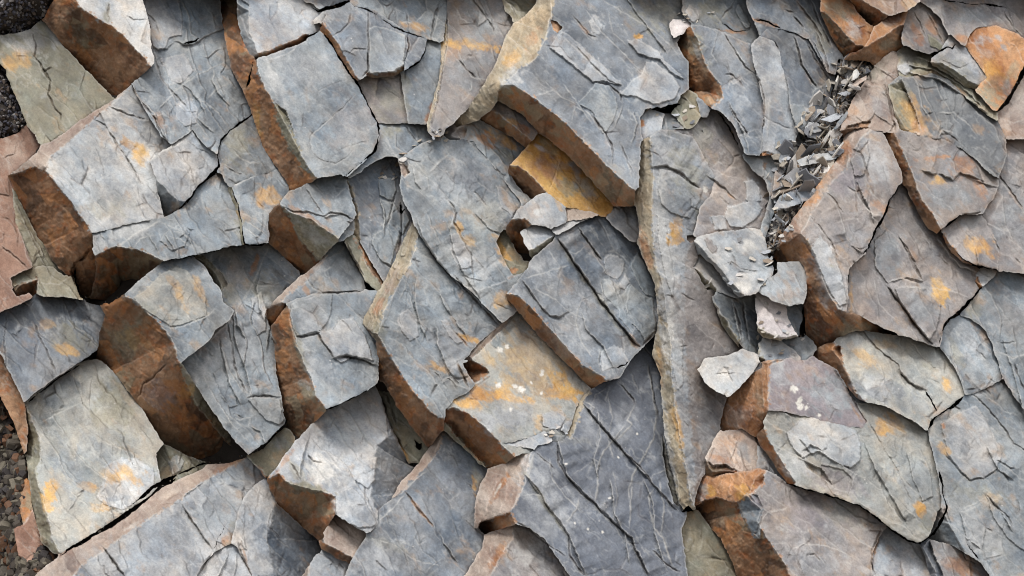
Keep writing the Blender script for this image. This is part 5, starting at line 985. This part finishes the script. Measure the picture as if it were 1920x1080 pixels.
def stone_material(name, scale=1.0, bump=1.0, rgh=.62, spec=.45, fleck=.5):
    m = bpy.data.materials.new(name); m.use_nodes = True; t = m.node_tree; t.nodes.clear(); N = t.nodes.new; Lk = t.links.new
    out = N('ShaderNodeOutputMaterial'); p = N('ShaderNodeBsdfPrincipled'); Lk(p.outputs[0], out.inputs[0])
    at = N('ShaderNodeAttribute'); at.attribute_name = 'stone'
    tc = N('ShaderNodeTexCoord'); mp = N('ShaderNodeMapping'); Lk(tc.outputs['Object'], mp.inputs[0])
    def noise(sc, det, ro=.6):
        n = N('ShaderNodeTexNoise'); n.inputs['Scale'].default_value = sc*scale; n.inputs['Detail'].default_value = det; n.inputs['Roughness'].default_value = ro
        Lk(mp.outputs[0], n.inputs['Vector']); return n
    def ramp(src, lo, hi, a, b):
        r = N('ShaderNodeMapRange'); r.inputs[1].default_value = lo; r.inputs[2].default_value = hi; r.inputs[3].default_value = a; r.inputs[4].default_value = b; Lk(src, r.inputs[0]); return r
    n1 = noise(38, 6, .65); n2 = noise(210, 3, .6); n3 = noise(9, 4, .6)
    r1 = ramp(n1.outputs[0], .3, .7, .90, 1.10); r2 = ramp(n2.outputs[0], .3, .7, .86, 1.14); r3 = ramp(n3.outputs[0], .3, .7, .88, 1.12)
    mu = N('ShaderNodeMath'); mu.operation = 'MULTIPLY'; Lk(r1.outputs[0], mu.inputs[0]); Lk(r2.outputs[0], mu.inputs[1])
    mu2 = N('ShaderNodeMath'); mu2.operation = 'MULTIPLY'; Lk(mu.outputs[0], mu2.inputs[0]); Lk(r3.outputs[0], mu2.inputs[1])
    vm = N('ShaderNodeVectorMath'); vm.operation = 'SCALE'; Lk(at.outputs['Color'], vm.inputs[0]); Lk(mu2.outputs[0], vm.inputs['Scale'])
    # scattered pale mineral flecks
    vo = N('ShaderNodeTexVoronoi'); vo.inputs['Scale'].default_value = 30*scale; Lk(mp.outputs[0], vo.inputs['Vector'])
    rv = ramp(vo.outputs['Distance'], .05, .10, fleck, 0)
    gate = ramp(noise(6, 2).outputs[0], .52, .62, 0, 1)
    mg = N('ShaderNodeMath'); mg.operation = 'MULTIPLY'; Lk(rv.outputs[0], mg.inputs[0]); Lk(gate.outputs[0], mg.inputs[1])
    mx = N('ShaderNodeMix'); mx.data_type = 'RGBA'; Lk(mg.outputs[0], mx.inputs[0]); Lk(vm.outputs[0], mx.inputs[6]); mx.inputs[7].default_value = (.62, .60, .57, 1)
    Lk(mx.outputs[2], p.inputs['Base Color'])
    rr = ramp(n1.outputs[0], .3, .7, rgh-.12, rgh+.12); Lk(rr.outputs[0], p.inputs['Roughness']); p.inputs['Specular IOR Level'].default_value = spec
    b1 = N('ShaderNodeBump'); b1.inputs['Strength'].default_value = .55*bump; b1.inputs['Distance'].default_value = .0028; Lk(n1.outputs[0], b1.inputs['Height'])
    b2 = N('ShaderNodeBump'); b2.inputs['Strength'].default_value = .35*bump; b2.inputs['Distance'].default_value = .0018; Lk(n2.outputs[0], b2.inputs['Height']); Lk(b1.outputs[0], b2.inputs['Normal'])
    Lk(b2.outputs[0], p.inputs['Normal'])
    return m
M_SLATE = stone_material('grey_slate'); M_RUST = stone_material('iron_stained_stone', 1.2, 1.0, .85, .2, .10)
M_DIRT = stone_material('dark_rubble_ground', 1.5, 1.6, .9, .15, .3); M_CHIP = stone_material('slate_chips', 1.6, 1.0, .7, .3, .2)
def settle(cells_part, bi):
    """vertices, quads and skirts of one block; returns {part: (co, quads, col)}"""
    rr, cc = np.nonzero(LAB == bi)
    if len(rr) < 12: return {}
    r0, c0 = rr.min(), cc.min(); h_, w2 = rr.max()-r0+1, cc.max()-c0+1
    M = np.zeros((h_+2, w2+2), bool); M[rr-r0+1, cc-c0+1] = True
    Hc = np.zeros((h_+2, w2+2)); Hc[rr-r0+1, cc-c0+1] = Hh[rr, cc]
    Cc = np.zeros((h_+2, w2+2, 3)); Cc[rr-r0+1, cc-c0+1] = COL[rr, cc]
    Pc = np.full((h_+2, w2+2), -9); Pc[rr-r0+1, cc-c0+1] = cells_part[rr, cc]
    def quad_avg(A, m):
        sh = (1,)*0; t = m[..., None] if A.ndim == 3 else m
        S_ = (A*t); return S_[:-1,:-1]+S_[1:,:-1]+S_[:-1,1:]+S_[1:,1:]
    cnt = quad_avg(M.astype(float), np.ones_like(M, float)); ok = cnt > 0; cn = np.maximum(cnt, 1)
    hv_ = quad_avg(Hc, M)/cn; cv_ = quad_avg(Cc, M)/cn[..., None]
    vid = np.full(cnt.shape, -1); vid[ok] = np.arange(ok.sum())
    vr, vc = np.nonzero(ok); px = X0 + (c0-1+vc+1)*s; py = Y0 + (r0-1+vr+1)*s
    pos = np.stack([px, py], 1).astype(float); hgt = hv_[ok]; vcol = cv_[ok]
    mr, mc = np.nonzero(M); Q = np.stack([vid[mr-1, mc-1], vid[mr, mc-1], vid[mr, mc], vid[mr-1, mc]], 1)
    qp = Pc[mr, mc]
    # outline edges
    E = []; EP = []
    for (dr, dc, a, b_) in ((-1,0,3,0), (1,0,1,2), (0,-1,0,1), (0,1,2,3)):
        o_ = ~M[mr+dr, mc+dc]; E.append(Q[o_][:, [a, b_]]); EP.append(qp[o_])
    E = np.concatenate(E); EP = np.concatenate(EP)
    for _ in range(2):
        acc = np.zeros((len(pos), 2)); n_ = np.zeros(len(pos))
        for a, b_ in ((0,1),(1,0)):
            np.add.at(acc, E[:, a], pos[E[:, b_]]); np.add.at(n_, E[:, a], 1)
        bd = n_ > 0; pos[bd] = .5*pos[bd] + .5*acc[bd]/n_[bd, None]
    res = {}; T = blocks[bi]['T']
    for part in np.unique(qp):
        q_ = Q[qp == part]; e_ = E[EP == part]
        use, inv = np.unique(q_, return_inverse=True); q2_ = inv.reshape(q_.shape)
        co_ = unproj(pos[use, 0], pos[use, 1], hgt[use]); cl = vcol[use]
        if len(e_):
            ev, ei = np.unique(e_, return_inverse=True); ei = ei.reshape(e_.shape); n0 = len(use)
            jit = fbm(pos[ev,0]/14, pos[ev,1]/14, 2, seed=77)
            rings = [unproj(pos[ev,0], pos[ev,1], hgt[ev]), unproj(pos[ev,0], pos[ev,1], hgt[ev]+T*.35+T*.1*jit), unproj(pos[ev,0], pos[ev,1], hgt[ev]+T)]
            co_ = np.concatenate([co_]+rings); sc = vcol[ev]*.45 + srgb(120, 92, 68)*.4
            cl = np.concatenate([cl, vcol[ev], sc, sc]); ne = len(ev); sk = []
            for k in range(2):
                a, b_ = n0+k*ne+ei[:,0], n0+k*ne+ei[:,1]; sk.append(np.stack([b_, a, a+ne, b_+ne], 1))
            q2_ = np.concatenate([q2_]+sk)
        res[part] = (co_, q2_, cl)
    return res
# part raster: 0 = main, otherwise facet id + 1
fpart = np.zeros(len(facets)+1, int)
for f in facets:
    if f.get('flake') or f['part']: fpart[f['id']] = f['id']+1
PRT = fpart[FAC].copy(); PRT[fm] = fpart[FLK[fm]]
for bi, b in enumerate(blocks):
    res = settle(PRT, bi)
    if not res: print('EMPTY BLOCK', b['label']); continue
    if 0 not in res: print('NO MAIN', b['label']); res[0] = res.pop(sorted(res)[0])
    def pivot(me, p):
        a = np.empty(len(me.vertices)*3, np.float32); me.vertices.foreach_get('co', a); a = a.reshape(-1, 3) - np.array(p, np.float32)
        me.vertices.foreach_set('co', a.ravel())
    co_, q_, cl = res[0]; piv = co_.mean(0)
    isru = b['facets'][0]['col'] in ('r', 'u', 'a', 'q')
    me = make_mesh(b['name'], co_-piv, q_, cl); root = link(b['name'], me, M_RUST if isru else (M_CHIP if b['name'].startswith(('loose','rock_c','rock_f')) else M_SLATE)); root.location = piv
    root['label'] = b['label']; root['category'] = b['cat']
    if b['group']: root['group'] = b['group']
    for part, (co_, q_, cl) in res.items():
        if part == 0 or len(q_) < 20: continue
        f = facets[part-1]; nm = f['part']
        me = make_mesh(nm, co_-piv, q_, cl); o = link(nm, me, M_RUST if f['col'] in ('r','u','a','y','s','k') else M_SLATE, root)
        if f['label']: o['label'] = f['label']
# ---- the cliff behind and around the traced blocks (out to the ground and well past the frame)
st = 7.0
bx = np.arange(-1000, 2921, st); by = np.arange(-1100, 1601, st); BX, BY = np.meshgrid(bx, by)
inn = (BX > X0+4) & (BX < X1-4) & (BY > Y0+4) & (BY < Y1-4)
a_ = np.floor((BX+.5*BY)/190 + .25*perlin(BX/150, BY/150)); ua = (BX+.5*BY)/190 + .25*perlin(BX/150, BY/150)
ub = (BY-.6*BX)/150 + .3*perlin(BX/130+4, BY/130) + a_*.37
hb = -RECL*(BY-540) + 46*((ua-np.floor(ua))-.5) - 50*((ub-np.floor(ub))-.5) + 26*tri_noise(BX/60, BY/60, 70) + 9*tri_noise(BX/20, BY/20, 71)
hi_ = bk_at(BX, BY) + 14*tri_noise(BX/22, BY/22, 72) + 6*fbm(BX/12, BY/12, 2, seed=73)
edge = np.minimum.reduce([BX-X0, X1-BX, BY-Y0, Y1-BY])
HB = np.where(inn, hi_, hb)
cm = np.clip(.5+1.2*fbm(BX/70, BY/70, 4, seed=74), 0, 1)[..., None]
fr = (ua-np.floor(ua) < .16)[..., None] | (1-(ub-np.floor(ub)) < .14)[..., None]
cb = np.where(fr, srgb(128, 84, 56), srgb(120,126,136)*(1-cm)+srgb(160,160,160)*cm)
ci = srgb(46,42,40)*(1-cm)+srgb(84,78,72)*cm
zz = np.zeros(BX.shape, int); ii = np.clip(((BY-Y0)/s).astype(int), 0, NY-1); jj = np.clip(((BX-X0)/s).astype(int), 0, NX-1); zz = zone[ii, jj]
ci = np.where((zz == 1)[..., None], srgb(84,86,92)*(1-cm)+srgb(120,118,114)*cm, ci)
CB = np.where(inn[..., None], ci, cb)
co_ = unproj(BX.ravel(), BY.ravel(), HB.ravel()); nxx = len(bx); nyy = len(by)
r_, c_ = np.meshgrid(np.arange(nyy-1), np.arange(nxx-1), indexing='ij'); v0 = (r_*nxx+c_).ravel()
Qb = np.stack([v0, v0+nxx, v0+nxx+1, v0+1], 1)
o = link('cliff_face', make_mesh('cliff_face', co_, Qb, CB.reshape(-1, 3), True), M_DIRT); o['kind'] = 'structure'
# ground in front of the cliff foot
gxs = np.linspace(-9, 9, 121); gys = np.linspace(-14, 1.2, 101); GXX, GYY = np.meshgrid(gxs, gys)
gz = .05*fbm(GXX*.8, GYY*.8, 3, seed=80) + .03*tri_noise(GXX*3, GYY*3, 81)
co_ = np.stack([GXX.ravel(), GYY.ravel(), gz.ravel()], -1)
r_, c_ = np.meshgrid(np.arange(100), np.arange(120), indexing='ij'); v0 = (r_*121+c_).ravel()
o = link('ground', make_mesh('ground', co_, np.stack([v0, v0+1, v0+122, v0+121], 1), np.tile(srgb(112,108,102), (len(co_), 1))), M_DIRT); o['kind'] = 'structure'
# ================================================================== LOOSE CHIPS
R = random.Random(11)
def chip_arrays(n, rr, flat=.14):
    """an angular slate chip: bevelled polygonal plate"""
    an = sorted(rr.uniform(0, 2*math.pi) for _ in range(n)); an = [2*math.pi*(i+rr.uniform(-.3,.3))/n for i in range(n)]
    ou = [(math.cos(a)*rr.uniform(.7, 1.1), math.sin(a)*rr.uniform(.34, .72)) for a in an]
    v_ = []; 
    for z, k in ((-flat, .92), (flat*.5, 1.0), (flat, .84)):
        for (x, y) in ou: v_.append((x*k, y*k, z + rr.uniform(-.03, .03)))
    v_.append((0, 0, -flat)); v_.append((rr.uniform(-.2,.2), 0, flat*1.05)); t_ = []
    for r in range(2):
        for i in range(n):
            a, b_ = r*n+i, r*n+(i+1) % n; t_ += [(a, b_, b_+n), (a, b_+n, a+n)]
    for i in range(n):
        t_.append((3*n, (i+1) % n, i)); t_.append((3*n+1, 2*n+i, 2*n+(i+1) % n))
    return np.array(v_), np.array(t_)
ccols = [(204,200,196), (176,180,186), (196,190,180), (126,128,134), (220,216,210), (150,136,122), (146,146,148), (180,172,160)]
protos = []
for k in range(16):
    v_, t_ = chip_arrays(R.choice([5,5,6,7,8]), R, R.uniform(.025, .065)); c_ = srgb(*ccols[k % 8])
    me = make_mesh('slate_chip', v_, t_, np.tile(c_, (len(v_), 1)), False); me.materials.append(M_CHIP); protos.append(me)
from mathutils import Matrix, Euler
def unp1(x, y, d): return unproj(np.array([x]), np.array([y]), np.array([d]))[0]
def place(me, x, y, dep, size, rot, name, label, cat, group):
    o = bpy.data.objects.new(name, me); C.collection.objects.link(o)
    o.location = unp1(x, y, dep); o.scale = (size*PX,)*3; o.rotation_euler = rot
    o['label'] = label; o['category'] = cat; o['group'] = group
    return o
gp = GULLY; cnt = 0
gpw = P('1560 108 1632 116 1644 132 1612 166 1592 200 1578 240 1584 280 1560 312 1520 366 1486 412 1462 462 1436 490 1412 446 1400 400 1410 360 1430 320 1454 280 1474 250 1496 222 1526 190 1546 150')
tone = {}
for k, me in enumerate(protos): tone[me.name] = ['drab', 'blue grey', 'buff', 'dark', 'whitish', 'brown', 'mid grey', 'tan'][k % 8]
def chip_label(mn, big, y):
    return '%s %s slate chip in the %s chip gully' % ('large' if big else 'small', tone[mn], 'top' if y < 210 else ('middle' if y < 340 else 'lower'))
pathc = P('1606 128 1592 160 1570 196 1550 240 1540 280 1520 320 1500 350 1478 392 1456 440')
while cnt < 215:
    x = R.uniform(1436, 1644); y = R.uniform(108, 486)
    if not inside(gpw, np.array([x]), np.array([y]))[0]: continue
    i, j = int((y-Y0)/s), int((x-X0)/s)
    if LAB[i, j] >= 0 and (R.random() < .45 or x > 1590-(y-130)*.42): continue
    big = R.random() < .22
    sz = R.uniform(19, 33) if big else R.uniform(9, 17)
    dep = (Hh[i, j]-4 if LAB[i, j] >= 0 else bk_at(np.array([x]), np.array([y]))[0] - R.uniform(4, 20) - (10 if big else 0))
    rot = Euler((math.radians(R.gauss(38, 26)), math.radians(R.gauss(-34, 28)), math.radians(R.gauss(0, 60))), 'XYZ')
    me_ = R.choice(protos)
    place(me_, x, y, dep, sz, rot, 'slate_chip', chip_label(me_.name, big, y), 'slate chip', 'loose slate chips filling the gully'); cnt += 1
# small chips caught in other places
def scatter(n, poly, lab, grp, smin, smax, lift=6):
    poly = P(poly); k = 0; tries = 0
    while k < n and tries < 4000:
        tries += 1; x = R.uniform(poly[:,0].min(), poly[:,0].max()); y = R.uniform(poly[:,1].min(), poly[:,1].max())
        if not inside(poly, np.array([x]), np.array([y]))[0]: continue
        i, j = int((y-Y0)/s), int((x-X0)/s); d = Hh[i, j] if LAB[i, j] >= 0 else BK[i, j]-10
        rot = Euler((math.radians(R.gauss(48, 18)), math.radians(R.gauss(-14, 24)), math.radians(R.gauss(0, 30))), 'XYZ')
        m_ = R.choice(protos); place(m_, x, y, d-R.uniform(1, lift), R.uniform(smin, smax), rot, 'slate_chip', lab.replace('small', 'small '+tone[m_.name]), 'slate chip', grp); k += 1
scatter(24, '800 244 850 228 866 246 850 262 800 268 760 300 744 300 760 282', 'small chip on the ledge at the foot of the thin tan seam', 'chips on the ledge above the tall central slab', 4, 10)
scatter(14, '720 292 752 296 752 336 716 344 700 318', 'small chip lying on the dark recess left of the tall central slab', 'chips on the dark recess', 4, 9)
scatter(14, '1440 470 1476 430 1500 410 1450 480 1438 500', 'small splinter wedged beside the leaning square slab', 'splinters beside the leaning pile', 6, 13)
scatter(10, '1300 440 1440 440 1450 520 1400 560 1330 560 1304 500', 'small jagged shard lying on or beside the leaning square slab', 'shards on the leaning pile', 4, 11)
scatter(18, '1410 640 1440 560 1500 630 1530 660 1480 672 1420 664', 'small fragment tucked between the stones of the loose pile', 'fragments in the loose pile', 4, 9)
scatter(9, '1262 180 1284 190 1330 210 1320 250 1262 244 1210 206', 'small chip in the shadowed slot above the column', 'chips in the shadowed slot', 5, 11)
scatter(6, '1016 806 1060 794 1070 812 1030 828', 'small chip in the notch under the ochre-veined block', 'chips in the notch', 4, 8)
scatter(10, '1270 20 1340 20 1350 44 1300 44 1262 40', 'small chip beside the pinkish white stone at the top', 'chips at the top edge', 4, 8)
# coarse dark gravel: one stuff object, stones nobody could count
V_, T_, Cc_ = [], [], []; n0 = 0
for poly, n in ((GRAV[0], 1500), (GRAV[1], 900)):
    k = 0
    while k < n:
        x = R.uniform(-66, poly[:,0].max()); y = R.uniform(max(poly[:,1].min(), -44), min(poly[:,1].max(), 1124))
        if not inside(poly, np.array([x]), np.array([y]))[0]: continue
        v_, t_ = chip_arrays(R.choice([5,6,7]), R, R.uniform(.3, .6))
        sz = (R.uniform(2.2, 6.5) if poly is GRAV[0] else R.uniform(4, 16))*PX; e_ = np.array(Euler((R.uniform(0,6), R.uniform(0,6), R.uniform(0,6))).to_matrix())
        d = bk_at(np.array([x]), np.array([y]))[0]-R.uniform(-2, 8)
        V_.append((v_*sz) @ e_.T + unp1(x, y, d)); T_.append(t_+n0); n0 += len(v_)
        c_ = srgb(*(R.choice([(70,70,80),(92,92,102),(120,116,114),(60,56,58),(104,92,84),(140,138,138)]) if poly is GRAV[0] else R.choice([(72,66,60),(92,86,78),(104,76,58),(60,56,56),(110,104,92)])))
        Cc_.append(np.tile(c_, (len(v_), 1))); k += 1
me = make_mesh('gravel', np.concatenate(V_), np.concatenate(T_), np.concatenate(Cc_), False)
o = link('gravel', me, M_CHIP); o['kind'] = 'stuff'; o['label'] = 'dark coarse gravel and rubble along the left edge'; o['category'] = 'gravel'
print('blocks', nb, 'facets', len(facets))

V_, T_, Cc_ = [], [], []; n0 = 0
vr_, vc_ = np.nonzero((LAB < 0) & (zone != 2)); gsel = zone[vr_, vc_] == 1
pick = list(np.random.RandomState(3).choice(np.flatnonzero(gsel), 1500)) + list(np.random.RandomState(4).choice(np.flatnonzero(~gsel), 160))
front = np.where(wt > .02, hv/np.maximum(wt, .02), base_far)
for q_i in pick:
    i, j = vr_[q_i], vc_[q_i]; v_, t_ = chip_arrays(R.choice([4,5,6]), R, R.uniform(.12, .4))
    g_z = zone[i, j] == 1; sz = (R.uniform(2.2, 6.5) if g_z else R.uniform(1.5, 3.6))*PX
    e_ = np.array(Euler((R.uniform(0,6), R.uniform(0,6), R.uniform(0,6))).to_matrix())
    dq = BK[i, j]-R.uniform(0, 10) if g_z else front[i, j]+R.uniform(26, 55)
    V_.append((v_*sz) @ e_.T + unp1(X0+j*s, Y0+i*s, dq)); T_.append(t_+n0); n0 += len(v_)
    Cc_.append(np.tile(srgb(*R.choice([(120,118,118),(150,146,140),(96,92,90),(128,108,88),(170,164,154),(84,80,80)])), (len(v_), 1)))
o = link('grit', make_mesh('grit', np.concatenate(V_), np.concatenate(T_), np.concatenate(Cc_), False), M_CHIP); o['kind'] = 'stuff'; o['label'] = 'fine slate grit in the gully and the joints'; o['category'] = 'grit'
print('blocks', nb, 'facets', len(facets))
